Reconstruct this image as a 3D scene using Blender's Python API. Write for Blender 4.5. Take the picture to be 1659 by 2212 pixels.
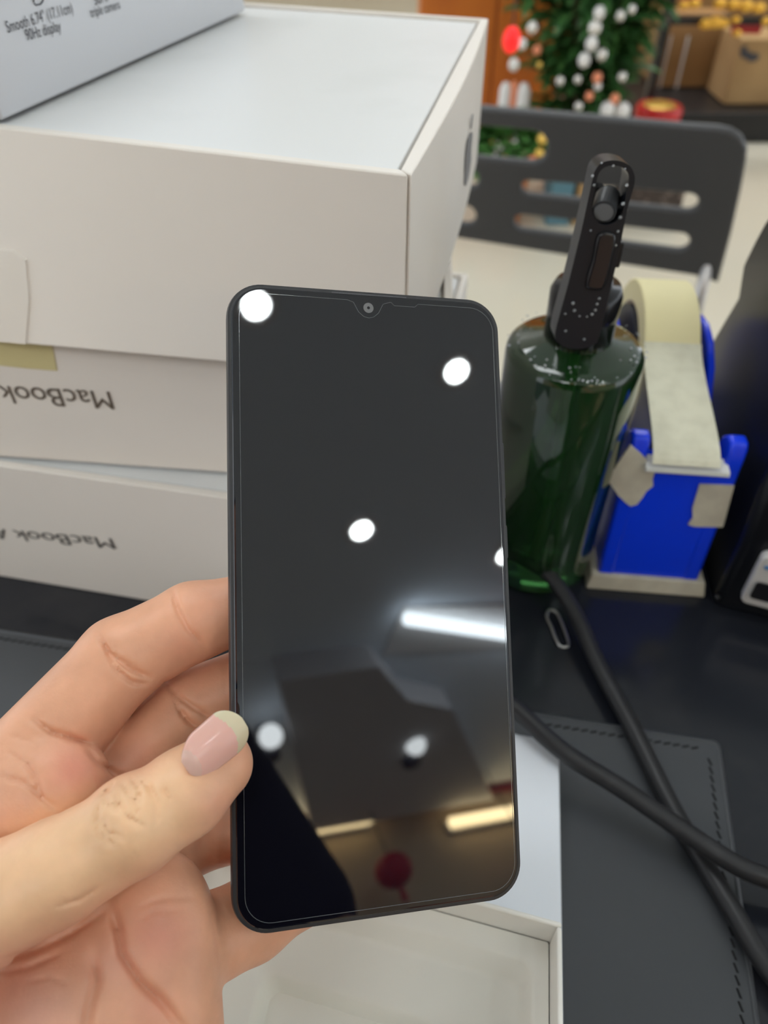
import bpy, bmesh, math, random
import numpy as np
from mathutils import Vector, Matrix

random.seed(7)
for o in list(bpy.data.objects):
    bpy.data.objects.remove(o, do_unlink=True)
S = bpy.context.scene
COL = S.collection

# ------------------------------------------------------------------ camera
PITCH = math.radians(43.5)
F = 1600.0
C = np.array([0.0, 0.0, 1.07])
RX = np.array([1.0, 0, 0])
UP = np.array([0, math.sin(PITCH), math.cos(PITCH)])
DV = np.array([0, math.cos(PITCH), -math.sin(PITCH)])
cd = bpy.data.cameras.new('camera')
cam = bpy.data.objects.new('camera', cd)
COL.objects.link(cam)
cd.sensor_fit = 'VERTICAL'
cd.sensor_height = 36.0
cd.sensor_width = 36.0 * 1659 / 2212
cd.lens = F / 2212 * 36.0
cd.clip_start = 0.01
cd.clip_end = 60
cam.location = Vector(C)
cam.rotation_euler = (math.pi / 2 - PITCH, 0, 0)
cd.dof.use_dof = True
cd.dof.focus_distance = 0.198
cd.dof.aperture_fstop = 11.0
S.camera = cam

# ------------------------------------------------------------------ world, lights, exposure
S.view_settings.view_transform = 'Standard'
S.view_settings.look = 'None'
S.view_settings.gamma = 1.0
S.view_settings.use_curve_mapping = False
S.view_settings.exposure = 0.42
W = bpy.data.worlds.new('mall_air')
S.world = W
W.use_nodes = True
W.node_tree.nodes['Background'].inputs[0].default_value = (0.90, 0.95, 1.0, 1)
W.node_tree.nodes['Background'].inputs[1].default_value = 1.2
FILL_PANEL_E = 4.5
DOWN_E = 90.0
TUBE_E = 14.0


# ------------------------------------------------------------------ helpers
def ray(px, py):
    return DV + RX * (px - 829.5) / F + UP * (1106 - py) / F


def onz(px, py, z):
    r = ray(px, py)
    return C + r * ((z - C[2]) / r[2])


def ony(px, py, y):
    r = ray(px, py)
    return C + r * ((y - C[1]) / r[1])


def onx(px, py, x):
    r = ray(px, py)
    return C + r * ((x - C[0]) / r[0])


def onpl(px, py, p0, n):
    r = ray(px, py)
    return C + r * (np.dot(np.array(p0) - C, n) / np.dot(r, n))


def cam2w(p):
    p = np.asarray(p, float) / 1000.0
    return C + np.outer(p[:, 0], RX) + np.outer(p[:, 1], UP) + np.outer(p[:, 2], DV)


def mat(name, col, rough=0.5, spec=0.5, metal=0.0, emit=None, es=0.0, trans=0.0, ior=1.45, noise=None, bump=None,
        sss=0.0, coat=0.0, alpha=1.0):
    m = bpy.data.materials.new(name)
    m.use_nodes = True
    nt = m.node_tree
    b = nt.nodes['Principled BSDF']
    b.inputs['Base Color'].default_value = (*col, 1)
    b.inputs['Roughness'].default_value = rough
    b.inputs['Specular IOR Level'].default_value = spec
    b.inputs['Metallic'].default_value = metal
    b.inputs['IOR'].default_value = ior
    b.inputs['Transmission Weight'].default_value = trans
    b.inputs['Coat Weight'].default_value = coat
    b.inputs['Alpha'].default_value = alpha
    if emit:
        b.inputs['Emission Color'].default_value = (*emit, 1)
        b.inputs['Emission Strength'].default_value = es
    if sss:
        b.inputs['Subsurface Weight'].default_value = sss
        b.inputs['Subsurface Radius'].default_value = (1.0, 0.35, 0.2)
        b.inputs['Subsurface Scale'].default_value = 0.004
    if noise or bump:
        tc = nt.nodes.new('ShaderNodeTexCoord')
    if noise:
        sc, col2, lo, hi = noise
        n = nt.nodes.new('ShaderNodeTexNoise')
        n.inputs['Scale'].default_value = sc
        n.inputs['Detail'].default_value = 5
        nt.links.new(tc.outputs['Object'], n.inputs['Vector'])
        r = nt.nodes.new('ShaderNodeMapRange')
        r.inputs['From Min'].default_value = lo
        r.inputs['From Max'].default_value = hi
        nt.links.new(n.outputs['Fac'], r.inputs['Value'])
        mx = nt.nodes.new('ShaderNodeMix')
        mx.data_type = 'RGBA'
        mx.inputs['A'].default_value = (*col, 1)
        mx.inputs['B'].default_value = (*col2, 1)
        nt.links.new(r.outputs['Result'], mx.inputs['Factor'])
        nt.links.new(mx.outputs['Result'], b.inputs['Base Color'])
    if bump:
        sc, st, di = bump
        n = nt.nodes.new('ShaderNodeTexNoise')
        n.inputs['Scale'].default_value = sc
        n.inputs['Detail'].default_value = 6
        nt.links.new(tc.outputs['Object'], n.inputs['Vector'])
        bp = nt.nodes.new('ShaderNodeBump')
        bp.inputs['Strength'].default_value = st
        bp.inputs['Distance'].default_value = di
        nt.links.new(n.outputs['Fac'], bp.inputs['Height'])
        nt.links.new(bp.outputs['Normal'], b.inputs['Normal'])
    return m


def link(o, parent=None):
    COL.objects.link(o)
    if parent is not None:
        o.parent = parent
        o.matrix_parent_inverse = parent.matrix_basis.inverted()
    return o


def tag(o, label=None, cat=None, group=None, kind=None):
    if label:
        o['label'] = label
    if cat:
        o['category'] = cat
    if group:
        o['group'] = group
    if kind:
        o['kind'] = kind
    return o


def thing(name, label, cat, loc=(0, 0, 0), group=None):
    o = bpy.data.objects.new(name, None)
    o.empty_display_size = 0.02
    o.location = Vector(loc)
    COL.objects.link(o)
    return tag(o, label, cat, group)


def mesh(name, vs, fs, m, parent=None, smooth=False, bevel=0.0, seg=2, angle=35, mats=None):
    me = bpy.data.meshes.new(name)
    me.from_pydata([tuple(map(float, v)) for v in vs], [], [tuple(map(int, f)) for f in fs])
    me.validate()
    bm = bmesh.new()
    bm.from_mesh(me)
    bmesh.ops.recalc_face_normals(bm, faces=bm.faces)
    bm.to_mesh(me)
    bm.free()
    o = bpy.data.objects.new(name, me)
    me.materials.append(m)
    if mats:
        for x in mats:
            me.materials.append(x)
    if smooth:
        for p in me.polygons:
            p.use_smooth = True
    link(o, parent)
    if bevel:
        b = o.modifiers.new('bevel', 'BEVEL')
        b.width = bevel
        b.segments = seg
        b.limit_method = 'ANGLE'
        b.angle_limit = math.radians(angle)
        if not smooth:
            b.harden_normals = False
            for p in me.polygons:
                p.use_smooth = True
            me.set_sharp_from_angle(angle=math.radians(40))
    return o


class MB:
    """collects shapes of ONE part"""
    def __init__(s):
        s.v, s.f = [], []

    def add(s, vs, fs):
        n = len(s.v)
        s.v += [tuple(map(float, v)) for v in vs]
        s.f += [tuple(i + n for i in f) for f in fs]
        return s

    def hexa(s, p):  # 4 bottom, 4 top
        return s.add(p, [(3, 2, 1, 0), (4, 5, 6, 7), (0, 1, 5, 4), (1, 2, 6, 5), (2, 3, 7, 6), (3, 0, 4, 7)])

    def box(s, a, b):
        x0, y0, z0 = a
        x1, y1, z1 = b
        return s.hexa([(x0, y0, z0), (x1, y0, z0), (x1, y1, z0), (x0, y1, z0), (x0, y0, z1), (x1, y0, z1), (x1, y1, z1), (x0, y1, z1)])

    def prism(s, poly, z0, z1):
        n = len(poly)
        vs = [(p[0], p[1], z0) for p in poly] + [(p[0], p[1], z1) for p in poly]
        fs = [tuple(range(n))[::-1], tuple(range(n, 2 * n))] + [(i, (i + 1) % n, n + (i + 1) % n, n + i) for i in range(n)]
        return s.add(vs, fs)

    def loft(s, loops, cap0=True, cap1=True):
        n = len(loops[0])
        vs = [p for l in loops for p in l]
        fs = []
        for k in range(len(loops) - 1):
            for i in range(n):
                fs.append((k * n + i, k * n + (i + 1) % n, (k + 1) * n + (i + 1) % n, (k + 1) * n + i))
        if cap0:
            fs.append(tuple(range(n))[::-1])
        if cap1:
            fs.append(tuple((len(loops) - 1) * n + i for i in range(n)))
        return s.add(vs, fs)

    def tube(s, pts, r, n=12, caps=True):
        pts = [Vector(p) for p in pts]
        loops = []
        up = Vector((0, 0, 1))
        t0 = (pts[1] - pts[0]).normalized()
        a = t0.orthogonal().normalized()
        for i, p in enumerate(pts):
            t = (pts[min(i + 1, len(pts) - 1)] - pts[max(i - 1, 0)]).normalized()
            a = (a - t * a.dot(t)).normalized()
            b = t.cross(a)
            rr = r[i] if isinstance(r, (list, tuple)) else r
            loops.append([p + a * (rr * math.cos(2 * math.pi * k / n)) + b * (rr * math.sin(2 * math.pi * k / n)) for k in range(n)])
        return s.loft(loops, caps, caps)

    def lathe(s, prof, c, n=48):
        loops = [[(c[0] + r * math.cos(2 * math.pi * k / n), c[1] + r * math.sin(2 * math.pi * k / n), z) for k in range(n)] for r, z in prof]
        return s.loft(loops)

    def ball(s, c, r, n=10, m=6, sq=(1, 1, 1)):
        loops = []
        for j in range(1, m):
            th = math.pi * j / m
            loops.append([(c[0] + sq[0] * r * math.sin(th) * math.cos(2 * math.pi * k / n), c[1] + sq[1] * r * math.sin(th) * math.sin(2 * math.pi * k / n), c[2] + sq[2] * r * math.cos(th)) for k in range(n)])
        return s.loft(loops)

    def build(s, name, m, parent=None, **kw):
        return mesh(name, s.v, s.f, m, parent, **kw)


def rrect(x0, y0, x1, y1, r, n=8):
    out = []
    for cx, cy, a0 in ((x1 - r, y1 - r, 0), (x0 + r, y1 - r, 90), (x0 + r, y0 + r, 180), (x1 - r, y0 + r, 270)):
        for k in range(n + 1):
            a = math.radians(a0 + 90 * k / n)
            out.append((cx + r * math.cos(a), cy + r * math.sin(a)))
    return out


def smooth_pts(pts, sub=8):
    pts = [np.array(p, float) for p in pts]
    out = []
    for i in range(len(pts) - 1):
        p0 = pts[max(i - 1, 0)]
        p1, p2 = pts[i], pts[i + 1]
        p3 = pts[min(i + 2, len(pts) - 1)]
        for k in range(sub):
            t = k / sub
            out.append(0.5 * ((2 * p1) + (-p0 + p2) * t + (2 * p0 - 5 * p1 + 4 * p2 - p3) * t * t + (-p0 + 3 * p1 - 3 * p2 + p3) * t ** 3))
    out.append(pts[-1])
    return out


def offset_poly(lp, d):
    """grow (d > 0) or shrink a closed outline"""
    P = [np.array(p, float) for p in lp]
    n = len(P)
    area = sum(P[i - 1][0] * P[i][1] - P[i][0] * P[i - 1][1] for i in range(n))
    sg = 1 if area > 0 else -1
    out = []
    for i in range(n):
        t = P[(i + 1) % n] - P[i - 1]
        t = t / (np.linalg.norm(t) + 1e-12)
        out.append(tuple(P[i] + np.array([t[1], -t[0]]) * d * sg))
    return out


def plate(name, loops, origin, ex, ey, m, parent, th, bevel=0.0):
    """flat shape with holes: loops of (u,v) in the plane origin+u*ex+v*ey, thickness th along the normal (centred)"""
    cu = bpy.data.curves.new(name, 'CURVE')
    cu.dimensions = '2D'
    cu.fill_mode = 'BOTH'
    if bevel:
        loops = [offset_poly(lp, -bevel if i == 0 else bevel) for i, lp in enumerate(loops)]
    for lp in loops:
        sp = cu.splines.new('POLY')
        sp.points.add(len(lp) - 1)
        for i, (u, v) in enumerate(lp):
            sp.points[i].co = (u, v, 0, 1)
        sp.use_cyclic_u = True
    cu.extrude = max(th / 2 - bevel, 0)
    cu.bevel_depth = bevel
    cu.bevel_resolution = 2
    tmp = bpy.data.objects.new('tmp', cu)
    COL.objects.link(tmp)
    dg = bpy.context.evaluated_depsgraph_get()
    me = bpy.data.meshes.new_from_object(tmp.evaluated_get(dg))
    bpy.data.objects.remove(tmp, do_unlink=True)
    ex, ey = Vector(ex).normalized(), Vector(ey).normalized()
    ez = ex.cross(ey).normalized()
    ey = ez.cross(ex)
    M = Matrix((ex, ey, ez)).transposed().to_4x4()
    M.translation = Vector(origin)
    me.transform(M)
    me.name = name
    me.materials.clear()
    me.materials.append(m)
    for p in me.polygons:
        p.use_smooth = bevel > 0
    if bevel > 0:
        me.set_sharp_from_angle(angle=math.radians(50))
    o = bpy.data.objects.new(name, me)
    return link(o, parent)


def text_on(name, s, p0, p1, up_pt, m, parent, nrm, height=None, ext=0.00004):
    """printed text whose baseline runs p0 -> p1; height = cap height"""
    cu = bpy.data.curves.new(name, 'FONT')
    cu.body = s
    cu.size = 1.0
    cu.extrude = 0
    tmp = bpy.data.objects.new('tmp', cu)
    COL.objects.link(tmp)
    dg = bpy.context.evaluated_depsgraph_get()
    me = bpy.data.meshes.new_from_object(tmp.evaluated_get(dg))
    bpy.data.objects.remove(tmp, do_unlink=True)
    xs = [v.co.x for v in me.vertices]
    x0, x1 = min(xs), max(xs)
    p0, p1, nrm = Vector(p0), Vector(p1), Vector(nrm).normalized()
    ex = (p1 - p0).normalized()
    ey = nrm.cross(ex).normalized()
    if ey.dot(Vector(up_pt)) < 0:
        ey = -ey
    sx = (p1 - p0).length / (x1 - x0)
    sy = height / 0.70
    for v in me.vertices:
        x, y = v.co.x, v.co.y
        v.co = p0 + ex * ((x - x0) * sx) + ey * (y * sy) + nrm * 0.00015
    me.name = name
    me.materials.clear()
    me.materials.append(m)
    o = bpy.data.objects.new(name, me)
    return link(o, parent)


# ---- distance-field bodies
def seg_d(P, a, b, ra, rb):
    a, b = np.array(a, P.dtype), np.array(b, P.dtype)
    ab = b - a
    t = np.clip(((P - a) @ ab) / (ab @ ab), 0, 1)
    return np.linalg.norm(P - a - t[..., None] * ab, axis=-1) - (ra + (rb - ra) * t)


def ell_d(P, c, r):
    r = np.array(r, P.dtype)
    q = (P - np.array(c, P.dtype)) / r
    k0 = np.linalg.norm(q, axis=-1)
    k1 = np.linalg.norm(q / r, axis=-1)
    return k0 * (k0 - 1.0) / np.maximum(k1, 1e-9)


def smin(a, b, k):
    h = np.clip(0.5 + 0.5 * (b - a) / k, 0, 1)
    return b * (1 - h) + a * h - k * h * (1 - h)


def surface_nets(f, h, org):
    ins = f < 0
    nx, ny, nz = f.shape
    c = np.zeros((nx - 1, ny - 1, nz - 1), int)
    for i in (0, 1):
        for j in (0, 1):
            for k in (0, 1):
                c += ins[i:nx - 1 + i, j:ny - 1 + j, k:nz - 1 + k]
    act = (c > 0) & (c < 8)
    I = np.argwhere(act)
    acc = np.zeros((len(I), 3))
    cnt = np.zeros(len(I))
    cor = [(0, 0, 0), (1, 0, 0), (0, 1, 0), (1, 1, 0), (0, 0, 1), (1, 0, 1), (0, 1, 1), (1, 1, 1)]
    for a in range(8):
        for b in range(a + 1, 8):
            d = np.abs(np.array(cor[a]) - np.array(cor[b]))
            if d.sum() != 1:
                continue
            A = I + cor[a]
            B = I + cor[b]
            fa = f[A[:, 0], A[:, 1], A[:, 2]]
            fb = f[B[:, 0], B[:, 1], B[:, 2]]
            x = (fa < 0) != (fb < 0)
            t = np.where(x, fa / np.where(fa - fb == 0, 1, fa - fb), 0)
            acc += np.where(x[:, None], A + t[:, None] * (B - A), 0)
            cnt += x
    V = acc / cnt[:, None] * h + np.array(org)
    idx = -np.ones(act.shape, int)
    idx[act] = np.arange(len(I))
    Q = []
    for ax in range(3):
        sl0 = [slice(None)] * 3
        sl1 = [slice(None)] * 3
        sl0[ax] = slice(0, -1)
        sl1[ax] = slice(1, None)
        x = ins[tuple(sl0)] != ins[tuple(sl1)]
        E = np.argwhere(x)
        o1, o2 = [q for q in range(3) if q != ax]
        E = E[(E[:, o1] > 0) & (E[:, o2] > 0) & (E[:, o1] < f.shape[o1] - 1) & (E[:, o2] < f.shape[o2] - 1)]
        q = []
        for d1, d2 in ((-1, -1), (0, -1), (0, 0), (-1, 0)):
            G = E.copy()
            G[:, o1] += d1
            G[:, o2] += d2
            q.append(idx[G[:, 0], G[:, 1], G[:, 2]])
        Q.append(np.stack(q, 1))
    Q = np.concatenate(Q)
    Q = Q[(Q >= 0).all(1)]
    return V, Q


def grid(lo, hi, h):
    ax = [np.arange(l, u + h, h) for l, u in zip(lo, hi)]
    return np.stack(np.meshgrid(*ax, indexing='ij'), -1)


# ------------------------------------------------------------------ materials
WHITE_CARD = mat('white_card', (0.80, 0.79, 0.765), 0.42, 0.4, noise=(9, (0.76, 0.745, 0.71), 0.45, 0.75))
WHITE_TOP = mat('white_card_top', (0.76, 0.765, 0.76), 0.35, 0.5, noise=(14, (0.70, 0.71, 0.70), 0.5, 0.72))
WARM_LIT_CARD = mat('warm_lit_card', (0.84, 0.785, 0.72), 0.42, 0.4, noise=(7, (0.81, 0.755, 0.69), 0.45, 0.75))  # white card with the warm light on the box sides mixed into its colour
GREY_CARD = mat('grey_satin_card', (0.60, 0.61, 0.64), 0.35, 0.5)
INK = mat('grey_ink', (0.09, 0.085, 0.08), 0.5)
INKB = mat('brown_ink', (0.13, 0.10, 0.075), 0.5)
INKD = mat('dark_ink', (0.06, 0.06, 0.07), 0.5)
BLACKGLOSS = mat('black_gloss_plastic', (0.012, 0.012, 0.014), 0.17, 0.5)
BLACKSAT = mat('black_satin_plastic', (0.015, 0.015, 0.017), 0.35, 0.5)
CHAIRM = mat('charcoal_plastic', (0.058, 0.058, 0.062), 0.42, 0.5)
DESKM = mat('black_desk_top', (0.016, 0.018, 0.024), 0.16, 0.5, noise=(25, (0.03, 0.03, 0.034), 0.55, 0.9))
LEATHER = mat('black_leather', (0.055, 0.059, 0.066), 0.36, 0.5, bump=(900, 0.12, 0.0006), noise=(6, (0.068, 0.072, 0.08), 0.4, 0.7))
THREAD = mat('black_thread', (0.004, 0.004, 0.005), 0.7)
RUBBER = mat('black_rubber', (0.022, 0.022, 0.024), 0.42, 0.5, noise=(60, (0.05, 0.05, 0.055), 0.62, 0.9))
STEEL = mat('brushed_steel', (0.62, 0.61, 0.59), 0.28, 0.5, metal=1.0)
BLUE = mat('blue_plastic', (0.003, 0.045, 0.85), 0.25, 0.5)
MASK = mat('masking_tape_paper', (0.80, 0.72, 0.42), 0.6, 0.3)
MASKS = mat('masking_tape_strip', (0.72, 0.70, 0.55), 0.55, 0.3, noise=(120, (0.64, 0.62, 0.48), 0.4, 0.7))
MASKG = mat('worn_masking_tape', (0.50, 0.46, 0.37), 0.6, 0.3, noise=(70, (0.62, 0.58, 0.46), 0.4, 0.7))
CARDB = mat('brown_cardboard', (0.50, 0.32, 0.15), 0.7, 0.2, noise=(6, (0.42, 0.26, 0.12), 0.4, 0.7))
PAPER = mat('white_paper', (0.78, 0.78, 0.78), 0.6)

# ------------------------------------------------------------------ setting
fl = MB().box((-5, -3.3, -0.05), (6, 8, 0)).build('floor', mat('beige_marble', (0.66, 0.60, 0.47), 0.16, 0.5, noise=(1.3, (0.72, 0.66, 0.54), 0.35, 0.7)))
tag(fl, kind='structure')
ce = MB().box((-5, -3.3, 2.9), (6, 8, 3.0)).build('ceiling', mat('white_ceiling', (0.76, 0.84, 0.93), 0.8))
tag(ce, kind='structure')
wb = MB().box((-5, -3.4, 0), (6, -3.3, 2.9)).build('wall_back', mat('tan_wall', (0.52, 0.42, 0.30), 0.6))
tag(wb, kind='structure')
tr = MB().box((-5, -3.3, 2.86), (6, -3.25, 2.9)).build('trim_1', mat('maroon_trim', (0.22, 0.02, 0.03), 0.5))
tag(tr, kind='structure')
so = MB().prism([(1.55, -3.2), (2.75, -3.2), (2.05, -2.3), (1.75, -2.2), (1.5, -1.95), (1.05, -2.0)], 2.76, 2.9).build('trim_2', mat('grey_soffit', (0.58, 0.58, 0.60), 0.8))
tag(so, kind='structure')
wo = MB().box((-5, 7.9, 0), (6, 8, 2.9)).build('wall_front', mat('warm_wall', (0.55, 0.42, 0.26), 0.6))
tag(wo, kind='structure')

# lamps of the room, plus added fill panels
FILL_PANELM = mat('fill_panel_diffuser', (0.9, 0.9, 0.9), 0.5, emit=(0.93, 0.97, 1.0), es=FILL_PANEL_E)
DOWNM = mat('downlight_lens', (0.9, 0.9, 0.9), 0.5, emit=(0.93, 1.0, 1.0), es=DOWN_E)
TUBEM = mat('tube_glass', (0.9, 0.9, 0.9), 0.5, emit=(0.82, 0.93, 1.0), es=TUBE_E)
WARMM = mat('warm_tube_glass', (0.9, 0.8, 0.6), 0.5, emit=(1.0, 0.78, 0.42), es=14.0)
TRIMW = mat('white_enamel', (0.7, 0.7, 0.7), 0.4)
DARKT = mat('dark_enamel', (0.03, 0.03, 0.035), 0.5)
for i, (x, y, w, d) in enumerate([(-0.55, 0.95, 1.2, 0.6), (-0.9, -1.9, 1.8, 0.9), (-0.5, 2.7, 1.2, 0.6), (1.3, 4.1, 2.4, 1.2)]):  # panels added for soft overhead light and the bottle shoulder's reflection
    t = thing('added_fill_panel', ['added square-edged fill light panel above the laptop box stack', 'added fill light panel behind the photographer on the left', 'added fill light panel far over the orange cabinet', 'added fill light panel far over the brown cartons'][i], 'ceiling light', (x, y, 2.9), 'added fill light panels')
    MB().box((x - w / 2, y - d / 2, 2.865), (x + w / 2, y + d / 2, 2.9)).build('frame', TRIMW, t)
    MB().box((x - w / 2 + .02, y - d / 2 + .02, 2.86), (x + w / 2 - .02, y + d / 2 - .02, 2.866)).build('diffuser', FILL_PANELM, t)
for i, (x, y) in enumerate([(0.61, -0.48), (1.38, -0.58), (1.245, -1.3), (2.02, -1.41)]):
    t = thing('downlight', ['round downlight reflected in the top left screen corner', 'round downlight reflected in the upper right of the screen', 'round downlight reflected in the middle of the screen', 'round downlight reflected at the right screen edge'][i], 'downlight', (x, y, 2.9), 'round ceiling downlights')
    MB().lathe([(0.075, 2.9), (0.075, 2.892), (0.042, 2.888), (0.042, 2.9)], (x, y), 32).build('trim_ring', TRIMW, t)
    MB().lathe([(0.001, 2.885), (0.04, 2.887), (0.04, 2.893), (0.001, 2.895)], (x, y), 32).build('lens', DOWNM, t)
for i, (x, y) in enumerate([(1.10, -2.36), (1.93, -2.55)]):
    t = thing('spot_head', ['small white spotlight reflected near the thumb', 'small white spotlight reflected right of the screen centre'][i], 'spotlight', (x, y, 2.9), 'small ceiling spotlights')
    MB().lathe([(0.03, 2.9), (0.03, 2.80), (0.05, 2.79), (0.05, 2.73), (0.03, 2.72)], (x + .02, y - .12), 20).build('housing', DARKT, t)
    MB().ball((x, y, 2.76), 0.055, 16, 8).build('bulb', mat('dim_bulb_%d' % i, (.8, .8, .8), .5, emit=(.9, .97, 1), es=[7, 6][i]), t, smooth=True)
t = thing('tube_light', 'long white ceiling tube light reflected on the right of the screen', 'tube light', (2.2, -1.85, 2.9))
MB().tube([(1.60, -1.74, 2.84), (3.0, -2.02, 2.84)], 0.03, 12).build('tube', TUBEM, t, smooth=True)
MB().box((1.6, -2.02, 2.892), (3.0, -1.72, 2.899)).build('housing', TRIMW, t)
for i, (x0, x1, z) in enumerate([(1.2, 1.93, 2.80), (2.40, 3.3, 2.68)]):
    t = thing('warm_tube_light', ['warm white shelf tube reflected low on the left of the screen', 'warm white shelf tube reflected low on the right of the screen'][i], 'tube light', (x0, -3.3, z), 'warm shelf tubes')
    MB().tube([(x0, -3.22, z), (x1, -3.22, z)], 0.03, 12).build('tube', WARMM, t, smooth=True)
    MB().box((x0, -3.30, z - .03), (x1, -3.255, z + .03)).build('housing', TRIMW, t)
LAN = mat('red_lantern_silk', (0.45, 0.01, 0.02), 0.5)
for i, (x, y, z, r) in enumerate([(1.86, -3.1, 2.42, 0.10), (2.72, -3.1, 2.26, 0.10), (2.22, -1.62, 2.60, 0.11)]):
    t = thing('red_lantern', ['red silk lantern reflected low in the middle of the screen', 'red silk lantern reflected in the lower right screen corner', 'red silk lantern reflected at the right screen edge'][i], 'lantern', (x, y, z), 'red hanging lanterns')
    MB().ball((x, y, z), r, 20, 10, (1, 1, .85)).build('shade', LAN, t, smooth=True)
    MB().tube([(x, y, z + r * .8), (x, y, 2.9)], 0.004, 6).build('cord', DARKT, t)
    MB().tube([(x, y, z - r * .8), (x, y, z - r * 1.6)], [0.012, 0.02], 8).build('tassel', LAN, t)

# ------------------------------------------------------------------ background
OR = mat('orange_lacquer', (0.62, 0.18, 0.025), 0.35, noise=(3, (0.48, 0.12, 0.02), 0.4, 0.7))
t = thing('orange_cabinet', 'orange lacquered cabinet standing on the floor behind the chair', 'cabinet', (0.5, 3.3, 0))
a, b = ony(900, 300, 3.4)[0], ony(1186, 410, 3.4)[0]
MB().box((a, 3.4, 0), (b, 3.7, 1.6)).build('body', OR, t, bevel=.005)
MB().box((a + .01, 3.385, .06), (a + (b - a) * .5 - .01, 3.4, 1.55)).build('door', OR, t, bevel=.003)
MB().box((a + (b - a) * .5, 3.385, .06), (b - .01, 3.4, 1.55)).build('door', OR, t, bevel=.003)
RED = mat('glossy_red', (0.75, 0.01, 0.01), 0.3, emit=(1, .02, .02), es=.6)
p = ony(1105, 86, 2.3)
t = thing('red_lamp', 'small glowing red paper lamp hanging beside the leafy plant', 'lantern', p)
MB().ball(p, .024, 16, 8, (1, 1, 1.35)).build('shade', RED, t, smooth=True)
MB().tube([p + (0, 0, .03), p + (0, 0, .6)], .002, 6).build('cord', DARKT, t)
p = ony(1102, 84, 2.16)
TEAL = mat('teal_paint', (0.10, 0.22, 0.28), 0.6)
q0, q1 = ony(1192, 400, 2.6), ony(1242, 400, 2.6)
tb = MB().box((q0[0], 2.6, 0), (q1[0], 2.72, 0.27)).build('teal_carton', TEAL, bevel=.004)
tag(tb, 'teal carton on the floor seen through the chair slots', 'carton')
q0, q1 = ony(1246, 400, 2.6), ony(1300, 400, 2.6)
tb = MB().box((q0[0] + .01, 2.6, 0), (q1[0], 2.72, 0.24)).build('brown_carton', CARDB, bevel=.004)
tag(tb, 'small brown carton beside the teal carton on the floor', 'carton')
q0, q1 = ony(1345, 430, 2.6), ony(1478, 430, 2.6)
tb = MB().box((q0[0], 2.6, 0), (q1[0], 2.74, .15)).build('dark_crate', mat('dark_brown_crate', (0.05, 0.035, 0.03), 0.5, noise=(25, (0.3, 0.24, 0.2), 0.55, 0.7)), bevel=.006)
tag(tb, 'dark brown speckled crate on the floor behind the chair slots', 'crate')

# leafy plant with ornaments
LEAF = mat('dark_green_leaf', (0.035, 0.11, 0.03), 0.4, noise=(18, (0.08, 0.2, 0.05), 0.4, 0.7))
LEAF2 = mat('bright_green_leaf', (0.10, 0.28, 0.06), 0.4, noise=(18, (0.05, 0.16, 0.04), 0.4, 0.7))


def leaf(mb, p, d, L, w):
    d = Vector(d).normalized()
    s = d.cross(Vector((random.uniform(-.4, .4), random.uniform(-.4, .4), 1))).normalized() * w
    u = s.cross(d).normalized() * w * .35
    p = Vector(p)
    pts = [p, p + d * L * .35 + s + u, p + d * L * .4, p + d * L * .35 - s + u, p + d * L * .75 + s * .7 + u * .2, p + d * L * .78 - u * .4, p + d * L * .75 - s * .7 + u * .2, p + d * L - u * 2]
    mb.add(pts, [(0, 1, 2), (0, 2, 3), (1, 4, 5, 2), (2, 5, 6, 3), (4, 7, 5), (5, 7, 6)])


pb = ony(1262, 215, 2.95)
t = thing('leafy_plant', 'tall dark green leafy plant hung with baubles behind the black chair', 'plant', (pb[0], pb[1], 0))
MB().lathe([(0.001, 0), (0.10, 0), (0.13, 0.18), (0.12, 0.18), (0.11, 0.16), (0.001, 0.16)], (pb[0], pb[1]), 28).build('pot', mat('brown_pot', (0.25, 0.14, 0.08), 0.5), t, smooth=True)
mb = MB()
mf = MB()
for k in range(60):
    a = random.uniform(0, 2 * math.pi)
    r0 = random.uniform(0.0, 0.06)
    h = random.uniform(.62, 1.25)
    tx, ty = math.cos(a) * random.uniform(.05, .27), math.sin(a) * random.uniform(.03, .13)
    s0 = np.array([pb[0] + math.cos(a) * r0, pb[1] + math.sin(a) * r0, .15])
    s1 = np.array([pb[0] + tx * .6, pb[1] + ty * .6, h * .6])
    s2 = np.array([pb[0] + tx * 1.3, pb[1] + ty * 1.3, h])
    pts = smooth_pts([s0, s1, s2], 5)
    mb.tube(pts, [.005 - .0003 * i for i in range(len(pts))], 5)
    for j in range(24):
        q = pts[random.randint(3, len(pts) - 1)] + np.array([random.uniform(-.02, .02) for _ in range(3)])
        aa = a + random.uniform(-1.5, 1.5)
        leaf(mf, q, (math.cos(aa), math.sin(aa), random.uniform(-.5, .7)), random.uniform(.09, .17), random.uniform(.012, .022))
mb.build('stem', mat('plant_stem', (0.08, 0.07, 0.03), 0.6), t)
mf.build('foliage', LEAF, t)
SIL = mat('silver_ornament', (0.75, 0.72, 0.68), 0.25, 0.5, metal=0.6)
PNK = mat('coral_ornament', (0.85, 0.30, 0.16), 0.3, 0.5)
WHO = mat('white_ornament', (0.8, 0.78, 0.76), 0.3, 0.5)
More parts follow.
